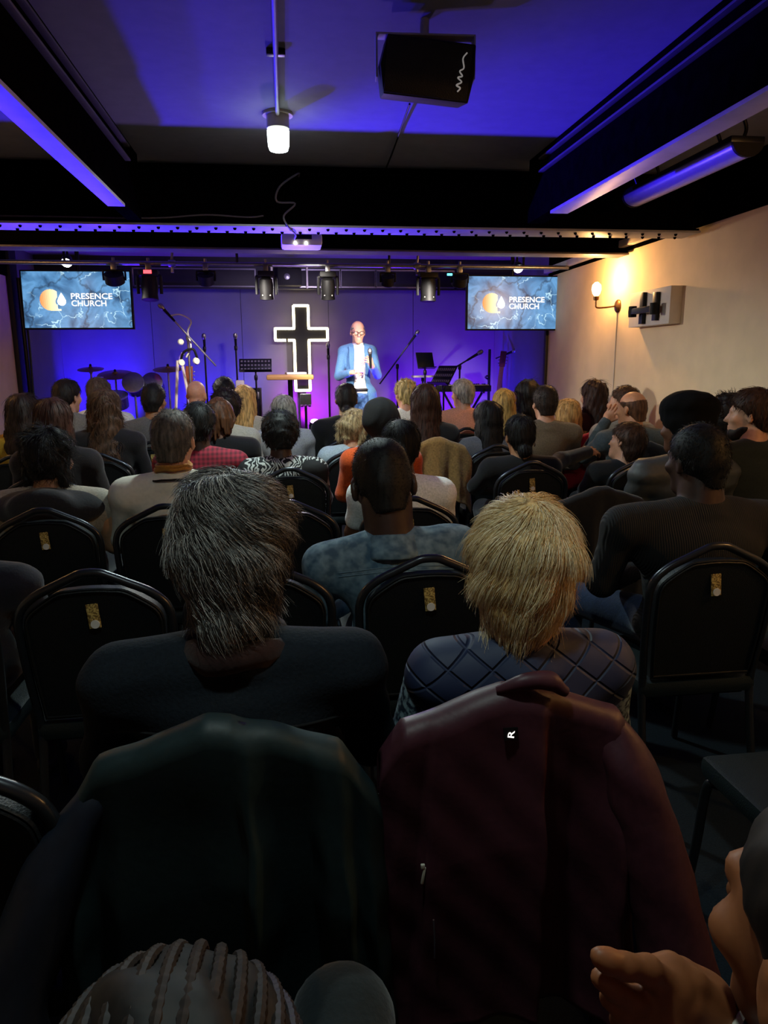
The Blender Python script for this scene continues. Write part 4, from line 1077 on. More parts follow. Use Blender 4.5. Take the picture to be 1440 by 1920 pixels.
    if puff: f.near(lambda P, d: d-.008*np.abs(np.sin(P[:, 2]*3.1416/puff+.6*wob(P, 9, 4))), .05)
    f.near(lambda P, d: d+wr*wob(P*[1, 1, 1.5], 26, seed), .04)
    sm = shirt if hasattr(shirt, 'node_tree') else cloth(shirt or '#20222a')
    g = link(gname, np_mesh(gname, [f.mesh()]), sm, o)
    kz = max(kn[-1][2], kn[1][2]); f = Field((-.4, -.2, .03), (.4, max(.62, an[1][1]+.14), max(.72, kz+.12)), max(h, .012)); f.ell((0, -.005, .575), (.168*fat, .128, .103), None, .05); legp(f, .002)
    link('trousers', np_mesh('trousers', [f.mesh()]), cloth(pants), o)
    for s in (-1, 1): MB().ell(tuple(an[s]+[0, .055, -.047]), (.042, .125, .042), 12, 7).build('shoe', M['dark'], o)
    # hair
    if hair:
        hm = hatmat or hairm(hc); hf = hair_field(hair, t, min(h, .010), L, seed, vol); v, q = hf.mesh()
        v = (v*hs) @ Rh.T+hcn; hme = np_mesh('hair', [(v, q)])
        ho = link('hat' if hatmat else 'hair', hme, hm, o)
        if ns is None: ns = 0 if hatmat or hair in ('braids', 'dreads') else 900
        if ns:
            SL = sl or {'long': .09, 'bob': .07, 'curlylong': .07, 'afro': .02, 'buzz': .006}.get(hair, .035)
            strands('hair_strands', ho, hme, hcn+Rh @ (np.array(crown)*hs), ns, SL, srad, hm, lift, {'long': 1.6, 'bob': 1.3, 'curlylong': 1.2}.get(hair, .1), curl, seed, 5, swirl)
    if seat:
        cx_ = x0 if chair_xy is None else chair_xy
        chair(cx_, row, f'black vinyl banquet chair under the {who}', 0, ry)
    return dict(o=o, T=T, hp=hp, Rh=Rh, hc=hcn, top=g, sh=sh, el=el, wr=wr_, s=s_, x=x0, y=y0)
LIGHT, TAN, BROWN, DARKS = '#c58d6e', '#a06d4c', '#5d3a28', '#3a241b'

# ------------------------------------------------------------------ coats hung over chair backs
def coat(x, y, W0, Lb, Lf, prof, mat, name, label, flare=.0, out=.10, seed=1, wr=.006, rz=0., ztop=.935, cat='jacket', nu=72, nv=56, sag=.0, fl_side=1.0, corner=.19):
    """cloth lying over the crown of a chair back; prof = [(u, depth)] folds growing towards the hem"""
    us = np.linspace(-1, 1, nu); ss = np.concatenate([-np.linspace(Lf, .06, 10), np.linspace(-.055, .055, 9), np.linspace(.06, Lb, nv)])
    R = .036; V = np.zeros((len(us), len(ss), 3)); pu, pd = zip(*prof); r = np.random.RandomState(seed)
    for i, u in enumerate(us):
        fold = float(np.interp(u, pu, pd))
        for j, s in enumerate(ss):
            a = abs(s); gr = min(1, max(0, (s-.02)/.28)) if s > 0 else 0
            xx = u*W0*(1+flare*max(0, s)*(fl_side if u > 0 else 1))
            xt = min(abs(u*W0), corner); zt = ztop-max(0, xt-.02)*.36-max(0, abs(u*W0)-corner)**1.0*1.7-sag*max(0, abs(u)-.5)
            if a < R*1.57: ang = a/R; yy = -math.copysign(R*math.sin(ang), s); z = zt-R+R*math.cos(ang)
            else: yy = -math.copysign(R, s); z = zt-R-(a-R*1.57)
            yy = yb(max(.3, z))+.008+yy
            if s > 0: yy -= out*s*s*.6+fold*gr
            V[i, j] = (xx, yy, z)
    Pn = V.reshape(-1, 3); nz = wob(Pn*[1, .3, .10], 34, seed)*wr+wob(Pn @ np.array([[1, 0, 0], [0, .3, 0], [.55, 0, .35]]), 38, seed+5)*wr*.6
    sg = np.tile(np.where(ss > .0, np.minimum(1, ss/.15), 0), len(us)); Pn[:, 1] -= nz*sg; Pn[:, 0] += wob(Pn, 22, seed+2)*wr*.6*sg
    Pn[:, 2] += np.tile(np.where(np.abs(ss) < .1, 1, 0), len(us))*wob(Pn*[1, 0, 0], 40, seed+3)*.004
    ns = len(ss); F = [(i*ns+j, i*ns+j+1, (i+1)*ns+j+1, (i+1)*ns+j) for i in range(len(us)-1) for j in range(ns-1)]
    me = bpy.data.meshes.new(name); me.from_pydata(Pn.tolist(), [], F); me.polygons.foreach_set('use_smooth', [True]*len(F))
    bm = bmesh.new(); bm.from_mesh(me); bmesh.ops.recalc_face_normals(bm, faces=bm.faces)
    ext = bmesh.ops.solidify(bm, geom=list(bm.faces), thickness=.007); bm.to_mesh(me); bm.free()
    o = link(name, me, mat); o.location = (x, y+BACK, 0); o.rotation_euler = (0, 0, R_(rz)); return tag(o, label, cat)
def sleeve(o, pts, r, mat, seed=1, name='sleeve'):
    P = spline(pts, 8); n = len(P); rr = [np.interp(i/(n-1), np.linspace(0, 1, len(r)), r) for i in range(n)]
    m = MB().tube(P, rr, 18); A = np.array(m.v); A = A+wob(A, 40, seed)[:, None]*np.array([.006, .006, 0]); m.v = [tuple(a) for a in A]
    return m.build(name, mat, o)
def on_surface(o, px, py):
    """where the sight line through a pixel meets the object, in its own coordinates"""
    bpy.context.view_layer.update(); mi = o.matrix_world.inverted(); d = mi.to_3x3() @ Vector(ray(px, py)); ok, p, nrm, _ = o.ray_cast(mi @ Vector(_C), d.normalized())
    return (p, nrm) if ok else (None, None)

# ================================================================== the audience, from the nearest row to the stage
# row A: two people on chairs hidden by coats
hairA = dict(h=.0085)
A1 = person('grey haired man in the dark sweater', 438, 890, 'A', 'full', '#3b3733', LIGHT, None, sw=.215, hs=1.14, pitch=16, t=.026, dy=.20, lean=-3, collar=(.068, .03), seat=False, ns=17000, sl=.06, srad=.00042, lift=.0045, curl=.22, swirl=.9,
            details=' with a dark red scarf in the nearest row', h=.009, pants='#0d0f14', wr=.004, seed=5, gname='sweater', fat=1.06)
A1['top'].data.materials.clear(); A1['top'].data.materials.append(pm('navy_knit', '#151b22', .9, 0, .2, 150, .35, .2))
A2 = person('blonde woman in the quilted vest', 978, 933, 'A', 'full', '#c4a36c', LIGHT, quilted('#1b2746'), sw=.165, hs=1.06, pitch=4, roll=3, yaw=-14, t=.024, dy=.21, lean=-4, collar=(.066, .03), seat=False, ns=16000, sl=.07, srad=.00046, lift=.003, curl=.14, swirl=-.5,
            details=', navy, in the nearest row', h=.007, sleeve='none', wr=.002, seed=9, gname='vest', fat=1.04)
# strand colour spread: dark and silver hairs together
def strand_mix(o, c1, c2, c3):
    m, nt, b = _new('mixed_hair'); hi = N(nt, 'ShaderNodeHairInfo')
    r = ramp(nt, hi.outputs['Random'], [(.0, c1), (.5, c2), (.95, c3)]); nt.links.new(r.outputs[0], b.inputs['Base Color'])
    b.inputs['Roughness'].default_value = .38; b.inputs['Specular IOR Level'].default_value = .6
    for ch in o.children_recursive:
        if ch.type == 'CURVES': ch.data.materials.clear(); ch.data.materials.append(m)
strand_mix(A1['o'], '#0f0e0d', '#36322e', '#bcb6ae'); strand_mix(A2['o'], '#a5814c', '#e0c68e', '#fff2d0')
# the patterned sleeves under the vest, and the scarf
def limb_part(P, name, mat, sides, g=.004, h=.009, wrn=.004):
    f = Field((-.45, -.3, .5), (.45, .5, 1.3), h)
    for s in sides:
        f.cone(P['sh'][s]+np.array([s*.012, 0, 0]), P['el'][s], .056+g, .048+g, .03); f.cone(P['el'][s], P['wr'][s], .047+g, .036+g, .02)
    f.near(lambda q, d: d+wrn*wob(q, 30, 3), .04); return link(name, np_mesh(name, [f.mesh()]), mat, P['o'])
limb_part(A2, 'sleeve', speckle('#16293f', '#8fa9b4', 75.), (-1, 1))
def scarf(P, r, rr, col, name='scarf', z=.03, n=1):
    for k in range(n):
        c = P['T']((0, -.008, 1.075+z+k*rr*1.2)); m = MB().tube([(c[0]+r*math.cos(a), c[1]+r*1.02*math.sin(a), c[2]+.018*math.sin(a)*0-.02*math.sin(a)*(-1 if math.sin(a) > 0 else .2)) for a in np.linspace(0, 2*math.pi, 28, endpoint=False)], rr, 10, True)
        A = np.array(m.v); A = A+wob(A, 45, 8+k)[:, None]*np.array([.006, .006, .008]); m.v = [tuple(a) for a in A]
        tag(m.build(name, cloth(col), P['o']))
scarf(A1, .080, .026, '#26100d', 'scarf', .012)
cA = {}
cA['l'] = chair(atY(408, 1345, 1.05)[0], 'A', 'banquet chair hidden under the dark green jacket', 0, 1.05)
cA['r'] = chair(atY(965, 1298, 1.09)[0], 'A', 'banquet chair hidden under the burgundy jacket', 0, 1.09)
chair(-.575, 'A', 'banquet chair at the near left, only its shiny shoulder in view', 0, 1.02)
chair(1.24, 'A', 'empty banquet chair at the near right, its front leg beside the aisle', 0, 1.13)
# the two big coats
teal = pm('dark_green_shell', '#16282a', .55, 0, .1, 70, .12, .35)
J1 = coat(atY(408, 1345, 1.05)[0], 1.05, .25, .62, .12, [(-1, .0), (-.86, .04), (-.74, -.005), (-.62, .02), (-.2, .015), (.10, .03), (.16, .07), (.30, .005), (.52, .0), (.60, .05), (.72, .065), (.80, .02), (.9, .05), (1, .0)], teal, 'jacket',
          'dark green jacket draped over the chair behind the grey haired man', .28, .14, 4, .010)
sleeve(J1, [(-.12, -.18, .84), (-.20, -.215, .80), (-.255, -.24, .71), (-.305, -.27, .58), (-.325, -.29, .48), (-.31, -.28, .36)], [.012, .03, .045, .052, .056, .06], pm('dark_navy_shell', '#131b28', .55, 0, .1, 70, .12), 3)
burg = pm('burgundy_shell', '#43202a', .5, 0, .10, 70, .14, .4)
J2 = coat(atY(965, 1298, 1.09)[0], 1.09, .228, .66, .12, [(-1, .0), (-.82, .015), (-.66, .005), (-.62, .03), (-.40, .035), (-.05, .045), (.12, .058), (.185, .06), (.24, .0), (.45, -.005), (.66, .035), (.74, .07), (.79, .06), (.83, -.005), (1, -.01)], burg, 'jacket',
          'burgundy jacket draped over the chair behind the blonde woman', .33, .12, 11, .008, 0, .938, 'jacket', 84, 60)
sleeve(J2, [(.13, -.19, .875), (.175, -.215, .835), (.215, -.245, .74), (.262, -.28, .55), (.300, -.30, .36), (.30, -.28, .22)], [.012, .036, .05, .058, .072, .075], burg, 6)
sleeve(J2, [(-.03, -.225, .935), (.01, -.24, .952), (.05, -.245, .95), (.085, -.24, .93)], [.006, .014, .016, .008], burg, 2, 'collar')
p, nr = on_surface(J2, 957, 1374)
if p is not None:
    lt = MB().box((0, 0, 0), (.024, .003, .020)).build('brand_label', M['plastic'], J2); lt.location = p+nr*.003; lt.rotation_euler = (R_(-12), 0, 0)
    tx = text('R', -.006, -.0055, .012, .011, -.0026, lt, .01); tx.rotation_euler = (0, R_(-80), 0)
p, nr = on_surface(J2, 797, 1640)
if p is not None:
    zp = MB().box((0, 0, 0), (.005, .004, .032), Matrix.Rotation(R_(8), 3, 'Y'), .0015).box((-.001, 0, .018), (.007, .005, .008), None, .001).build('zip_pull', M['cream'], J2); zp.location = p+nr*.004
p, nr = on_surface(J2, 812, 1760)
if p is not None:
    MB().tube([(0, 0, .04), (.002, -.002, 0), (.003, .002, -.04)], .0016, 6).build('pocket_zip', M['flange_dark'], J2).location = p+nr*.002

# row B
B0 = person('person at the left edge in the navy coat', -95, 905, 'B', 'short', '#17110e', TAN, '#12121f', sw=.19, dy=0.25, details=', only the shoulder in view', lean=4, wr=.006)
B1 = person('man in the denim jacket', 718, 822, 'B', 'buzz', '#15100d', DARKS, None, sw=.215, t=.002, hs=1.23, nk=1.18, pitch=18, roll=-5, lean=3, lx=-5, dy=.21, collar=(.072, .035), ns=7000, sl=.004, srad=.0005, lift=.003, curl=.6,
            details=', dark shaved head, looking down', h=.009, gname='jacket', wr=.005, chair_xy=atY(806, 1062, ROW['B'])[0])
B1['top'].data.materials.clear(); B1['top'].data.materials.append(denim())
B2 = person('broad man in the black ribbed sweater', 1305, 795, 'B', 'short', '#0b0908', DARKS, ribbed('#060607'), sw=.27, t=.010, hs=1.02, nk=1.25, pitch=4, yaw=12, lean=2, dy=.26, collar=(.075, .03), ns=4000, sl=.012, srad=.0006, lift=.003, curl=.5,
            details=' at the right', h=.010, fat=1.25, pants='#1b2c48', legs={-1: ((-.27, .42, .545), (-.30, .40, .09)), 1: ((.2, .42, .545), (.2, .42, .09))}, gname='sweater', chair_xy=atY(1360, 1020, ROW['B'])[0]-.02)
def seam(P, zf, x0, x1, mat, name='seam', r=.0016):
    o = P['top']; pts = []
    for x in np.linspace(x0, x1, 26):
        ok, p, nr, _ = o.ray_cast(Vector((x, -1, zf(x))), Vector((0, 1, 0)))
        if ok: pts.append(p+Vector((0, -.0005, 0)))
    if len(pts) > 3: MB().tube(pts, r, 6).build(name, mat, o)
sm_ = cloth('#5d7684')
for dz in (0, -.012): seam(B1, lambda x, d=dz: .865+d-.25*abs(x)**1.5, -.2, .26, sm_)
seam(B1, lambda x: .985-.1*abs(x), -.12, .12, sm_)
f = Field((-.3, -.3, .8), (.3, .3, 1.4), .008); c = B1['T']((0, -.02, 1.04))
f.cone(c+np.array([0, -.01, -.012]), c+np.array([0, .012, .05]), .098, .082, .02); up = np.array([0, .25, 1.]); up /= np.linalg.norm(up)
c2 = c+np.array([0, .01, .048]); f.full(lambda P, d: np.maximum(np.maximum(d, (P-c2) @ up), (c-[0, 0, .03]-P) @ up))
link('collar', np_mesh('collar', [f.mesh()]), denim(), B1['top'])
seam(A1, lambda x: .84-.5*x*x, -.24, .24, cloth('#07090c'), 'seam', .003)
chair(atY(168, 1068, ROW['B'])[0], 'B', 'empty banquet chair left of the grey haired man')
chair(atY(498, 1085, ROW['B'])[0]-.02, 'B', 'empty banquet chair right behind the head of the grey haired man')
chair(1.86, 'B', 'empty banquet chair at the right edge, two legs in view', 0, 2.02)

# row C
C1 = person('woman with the messy dark bun', 95, 802, 'C', 'messybun', '#15100e', TAN, '#a39a8a', sw=.19, yaw=-12, pitch=8, t=.018, details=' and a dark hood over a pale coat', ns=3000, sl=.05, srad=.0007, lift=.012, curl=.5, gname='coat', dy=0.28,
            chair_xy=atY(78, 950, ROW['C'])[0])
f = Field((-.35, -.32, .8), (.35, .25, 1.3), .011); q_ = C1['T']
f.ell(q_((0, -.03, 1.01)), (.235, .135, .085), None, .03); f.ell(q_((0, -.12, 1.04)), (.13, .055, .09), rot('X', .4), .04); f.capcone(q_((0, -.015, 1.03)), q_((0, 0, 1.11)), .10, .08, .02)
f.near(lambda P, d: d+.006*wob(P, 28, 4), .04); link('hood', np_mesh('hood', [f.mesh()]), cloth('#232226'), C1['o'])
limb_part(C1, 'bare_shoulder', skin('#b98a68'), (1,), .008, .012)
C2 = person('man in the cream fleece', 326, 768, 'C', 'short', '#5a5048', LIGHT, pm('cream_fleece', '#dad4c4', .9, 0, .06, 60, .2), sw=.205, yaw=-8, pitch=6, t=.008, dy=.25, collar=(.068, .05), details=' with short greying hair', ns=3500, sl=.014, srad=.0007, lift=.003, curl=.4, gname='fleece', hs=1.07,
            chair_xy=atY(310, 945, ROW['C'])[0])
scarf(C2, .070, .008, '#a8702c', 'scarf', .062, 2); scarf(C2, .088, .005, '#1a0d0d', 'collar_band', .012)
C3 = person('woman in the white shirt behind the denim man', 752, 788, 'C', 'lowbun', '#120d0b', BROWN, '#eef3ea', sw=.175, yaw=-18, pitch=6, t=.012, dy=.25, ns=2500, srad=.0007, details=', dark hair tied low', curl=.1, sleeve='short')
C4 = person('person in the black knitted beret', 1283, 742, 'C', 'beret', '#0c0a0a', BROWN, pm('grey_puffer', '#3b3c3b', .55, 0, .1, 60, .1), sw=.2, yaw=22, t=.03, hs=1.08, dy=.36, puff=.075, collar=(.075, .04), hatmat=pm('black_felt', '#0a0909', .9, 0, .2, 90, .2, .1), details=' and grey puffer jacket', gname='puffer_jacket', seat=False)
chair(C4['x']+.08, 'C', 'banquet chair at the right edge behind the person in the beret', 0, ROW['C']+.32) if False else None
C5 = person('bearded man in the dark green jacket', 1408, 728, 'C', 'short', '#3a2417', LIGHT, '#1c211b', sw=.2, yaw=48, pitch=2, t=.016, dy=.42, collar=(.065, .02), details=', profile at the right edge', ns=1500, srad=.001, gname='jacket', seat=False)
f = Field((-.2, -.2, -.2), (.2, .2, .2), .009); f.ell((0, .055, -.09), (.048, .05, .042), None, .01); f.ell((0, .02, -.06), (.062, .05, .05), None, .02); f.full(lambda P, d: np.maximum(d, P[:, 2]+.052-.0*P[:, 1]))
v, q = f.mesh(); link('beard', np_mesh('beard', [(v @ C5['Rh'].T+C5['hc'], q)]), hairm('#20130d'), C5['o'])
for x, lab in ((78, 'banquet chair under the dark hooded coat'), (310, 'banquet chair behind the cream fleece'), (538, 'empty banquet chair between grey head and denim shoulder')):
    chair(atY(x, 950, ROW['C'])[0], 'C', lab)
chair(atY(1500, 870, 3.75)[0], 'C', 'teal lit banquet chair cut by the right edge beside the beret', 0, 3.70)
cx_ = atY(1130, 930, ROW['C'])[0]; chair(cx_, 'C', 'banquet chair hidden under the black coat')
coat(cx_, ROW['C'], .235, .6, .12, [(-1, 0), (-.7, .03), (-.5, -.01), (-.2, .035), (0, .0), (.25, .045), (.45, .0), (.7, .03), (1, 0)], cloth('#101012'), 'coat', 'black coat in soft folds over a chair beside the broad man', .15, .12, 21, .006, 0, .945, 'coat', 48, 36)

# row D
D1 = person('woman in the palm leaf print top', 526, 770, 'D', 'afro', '#0d0a09', DARKS, palm_print(), sw=.19, pitch=14, t=.030, collar=(.07, .02), details=', short black afro', ns=1800, sl=.02, srad=.0009, curl=.9, chair_xy=atY(543, 872, ROW['D'])[0])
D2 = person('person in the black beanie and orange top', 713, 752, 'D', 'hat', '#0c0a0a', DARKS, '#d0531c', sw=.17, t=.02, hatmat=pm('black_knit_hat', '#131112', .9, 0, .2, 150, .3), details=' behind the denim man', dy=.26, lean=0)
D3 = person('woman with the dark low bun and silver earring', 974, 778, 'D', 'lowbun', '#15100e', TAN, '#0d0c0e', sw=.18, pitch=6, t=.010, collar=(.062, .012), details=', black sweater', ns=2500, srad=.0008, curl=.08, dy=.25,
            arms={1: ((.30, .10, .88), (.55, .28, .90)), -1: ((-.245, .04, .74), (-.075, .29, .675))})
MB().tube([D3['hp']((.088, -.01, -.045))+np.array([0, .012*math.cos(a), .014*math.sin(a)]) for a in np.linspace(0, 6.28, 14, endpoint=False)], .003, 6, True).build('earring', M['steel'], D3['o'])
D4 = person('man in the red checked shirt', 374, 754, 'D', 'short', '#0e0b0a', DARKS, plaid('#5a1220', '#9a2036'), sw=.19, yaw=-10, t=.014, details=' with short black hair', ns=900, dy=.25, curl=.4)
D6 = person('woman with straight auburn hair', 102, 747, 'D', 'long', '#3a1d12', LIGHT, '#1a1416', sw=.17, t=.022, L=.3, vol=1.08, details=', dark top', ns=2500, srad=.0009, curl=.05, dy=0.3)
D7 = person('child with brown hair slumped low on the chair', 1172, 832, 'D', 'full', '#3c2416', LIGHT, '#0f1013', sw=.16, yaw=30, roll=14, pitch=-6, t=.018, dy=.42, hs=.98, details=' in a black jacket', ns=1500, srad=.0009, seat=False)
chair(D7['x']-.06, 'D', 'banquet chair in front of which the slumped child sits')
for x, lab in ((262, 'empty banquet chair left of the cream fleece'), (140, 'banquet chair behind the woman with auburn hair'), (-20, 'banquet chair at the left edge behind the mustard top'), (690, 'banquet chair left of the denim man\'s head')):
    chair(atY(x, 880, ROW['D'])[0], 'D', lab)

# row E
E1 = person('woman in the mustard top', 45, 738, 'E', 'long', '#2a1a12', LIGHT, '#a8861f', sw=.18, yaw=-16, t=.016, L=.2, details=' at the left wall', ns=1500, srad=.001, curl=.2, dy=0.28)
E2 = person('woman with long wavy brown hair', 197, 729, 'E', 'curlylong', '#4a3222', LIGHT, '#191417', sw=.18, t=.022, L=.34, vol=1.15, details=' over the chair back', ns=2600, srad=.0011, curl=.5, dy=0.3)
E3 = person('woman with brown braids', 414, 748, 'E', 'dreads', '#4f2f1a', BROWN, '#121114', sw=.185, yaw=-30, t=.012, details=', black top', dy=.24, h=.008)
E4 = person('woman with tousled fair hair', 664, 768, 'E', 'messybun', '#b39b72', LIGHT, '#a9b6bf', sw=.17, yaw=-25, pitch=12, roll=8, t=.016, details=' and a light blue shirt', ns=1500, srad=.001, curl=.5)
E5 = person('woman with long black hair', 914, 752, 'E', 'long', '#120d0d', LIGHT, '#55555c', sw=.175, t=.02, L=.26, vol=1.05, details=', grey top', ns=1500, srad=.001, curl=.05, yaw=14, dy=0.28)
E6 = person('man in the olive shirt', 1021, 723, 'E', 'short', '#2a1c14', LIGHT, '#6a5a46', sw=.205, t=.010, collar=(.066, .015), details=' with short dark hair', ns=1500, srad=.0009, sl=.015, dy=.26)
E7 = person('blonde woman in the patterned fur collar', 1063, 748, 'E', 'bob', '#b98f55', LIGHT, speckle('#3a2412', '#a07a48', 40.), sw=.17, yaw=12, t=.018, dy=.75, collar=(.08, .03), details=' beside the olive shirt', ns=1200, srad=.001, seat=False, ry=4.62)
E8 = person('bald man in the grey shirt, hand at his chin', 1184, 734, 'E', 'ring', '#5a3a26', '#c98a64', '#444b4e', sw=.19, yaw=28, t=.004, details=' near the cream wall', dy=.28, ns=500, sl=.008, lift=.002, arms={-1: ((-.22, .22, .80), (-.09, .17, 1.06)), 1: ((.235, .04, .76), (.075, .29, .675))}, ry=4.42)
E9 = person('woman with long straight brown hair', 797, 720, 'E', 'long', '#331a10', LIGHT, '#151316', sw=.17, t=.022, L=.36, vol=1.15, details=' beside the fur jacket', ns=2200, srad=.001, curl=.06, dy=0.3)
f1 = coat(E9['x']+.03, ROW['E'], .235, .42, .12, [(-1, 0), (-.6, .04), (-.35, .0), (0, .05), (.3, .01), (.6, .05), (1, 0)], pm('tan_fur', '#8d6a3c', .95, 0, .25, 90, .5, .2, .3), 'fur_jacket', 'tan fur jacket over the chair of the woman with straight brown hair', .1, .12, 31, .010, 0, .985, 'jacket', 48, 36)
f8 = coat(E8['x'], 4.42, .24, .5, .12, [(-1, 0), (-.6, .02), (-.2, .0), (0, .03), (.3, .0), (.6, .03), (1, 0)], cloth('#1b171c'), 'jacket', 'black jacket hung over the chair of the bald man', .08, .1, 33, .006, 0, .955, 'jacket', 40, 30)
for x, lab in ((205, 'banquet chair behind the wavy brown hair'), (662, 'banquet chair with gold label left of the black beanie'), (902, 'banquet chair just left of the woman with long black hair'), (560, 'banquet chair right of the palm leaf print'), (1158, 'banquet chair behind the slumped child')):
    chair(atY(x, 830, ROW['E'])[0], 'E', lab)

# rows F and G, the front
F1 = person('dark haired man in the grey tee', 127, 711, 'F', 'short', '#1d1511', LIGHT, '#77716a', sw=.19, yaw=-28, t=.014, details=' at the front left', ns=800, srad=.001)
F3 = person('man with a dark fade haircut', 289, 719, 'F', 'short', '#16110f', TAN, '#5d5a58', sw=.19, yaw=-14, t=.012, details=', grey tee, in front of the drums', ns=800, srad=.001, sl=.012)
F10 = person('big dark curly haired person', 424, 730, 'F', 'curly', '#20140f', BROWN, '#b9b2a0', sw=.17, t=.034, details=' behind the blonde woman', ns=1200, sl=.04, srad=.0013, curl=.9, dy=.1, ry=5.35)
F11 = person('woman with a grey bob', 532, 741, 'F', 'bob', '#8c857a', LIGHT, '#a9a6a8', sw=.17, yaw=10, t=.016, details=' near the magenta lamp', ns=900, srad=.0012)
F7 = person('man in the black tee with a short ponytail', 649, 719, 'F', 'lowbun', '#1a110d', TAN, '#0e0c0e', sw=.205, t=.010, details=' right below the preacher', ns=700, srad=.001, curl=.1)
F12 = person('blonde woman with straight golden hair', 944, 729, 'F', 'long', '#b08a4a', LIGHT, '#3a3036', sw=.165, t=.014, L=.2, details=' below the bass guitar', ns=900, srad=.0012, curl=.06, dy=0.28)
F13 = person('person with long dark curls', 988, 713, 'F', 'curlylong', '#120d0c', BROWN, '#17131a', sw=.17, t=.03, L=.22, details=' half hidden by the olive shirt', ns=900, srad=.0013, curl=.7, dy=.3, ry=5.85)
F14 = person('woman with wavy brown hair and maroon top', 1112, 713, 'F', 'curlylong', '#37211a', LIGHT, '#3a1418', sw=.175, yaw=18, t=.018, L=.2, details=' at the cream wall', ns=1200, srad=.0012, curl=.25, ry=5.3)
F15 = person('brown haired man in profile', 1169, 724, 'F', 'short', '#4a3020', LIGHT, '#8f8478', sw=.18, yaw=50, pitch=-4, t=.012, details=' beside the bald man', ns=800, srad=.0011, dy=.12, ry=4.96)
F16 = person('curly haired person in the dark top', 1362, 740, 'E', 'curly', '#1b110c', BROWN, '#1b1512', sw=.17, t=.03, details=' in front of the bearded man', ns=900, srad=.0014, curl=.9, dy=.1, ry=3.62)
G2 = person('grey brown haired man in the white shirt', 187, 708, 'G', 'short', '#5a4a3e', LIGHT, '#e2ded6', sw=.19, yaw=-20, t=.014, details=' in front of the snare drum', ns=700, srad=.0012)
G4 = person('bald man', 369, 712, 'G', None, '#000000', '#d59a7c', '#15151a', sw=.19, yaw=-12, details=' under the silver microphone stand')
G5 = person('man with a round black afro', 421, 707, 'G', 'afro', '#0e0b0b', DARKS, '#23222a', sw=.18, t=.02, details=' in the front row', ns=600, sl=.015, srad=.0014, curl=.9, ry=6.3)
G6 = person('woman with straight blonde hair', 459, 722, 'G', 'long', '#c49a5a', LIGHT, '#b3aa98', sw=.165, t=.014, L=.2, details=' beside the black afro', ns=900, srad=.0012, curl=.06, yaw=-12, dy=.1, ry=5.95)
G8 = person('person with curly fair hair and white shirt', 760, 711, 'G', 'curly', '#b39a62', LIGHT, '#ebe6d6', sw=.18, yaw=16, t=.016, details=' in the front row', ns=900, sl=.03, srad=.0013, curl=.9)
G9 = person('grey haired man in the pink shirt', 867, 711, 'G', 'short', '#8d857b', LIGHT, '#c98a6f', sw=.2, yaw=26, t=.014, details=' in the front row', ns=800, srad=.0012)
chair(atY(1088, 790, 5.55)[0]+.02, 'F', 'banquet chair carrying the red jacket', 0, 5.62)
coat(atY(1105, 790, 5.2)[0], 5.12, .22, .4, .12, [(-1, 0), (-.5, .03), (0, .0), (.5, .03), (1, 0)], cloth('#b01c2c'), 'red_jacket', 'bright red jacket over a chair between blonde woman and bald man', .05, .1, 41, .006, 0, .955, 'jacket', 36, 26)

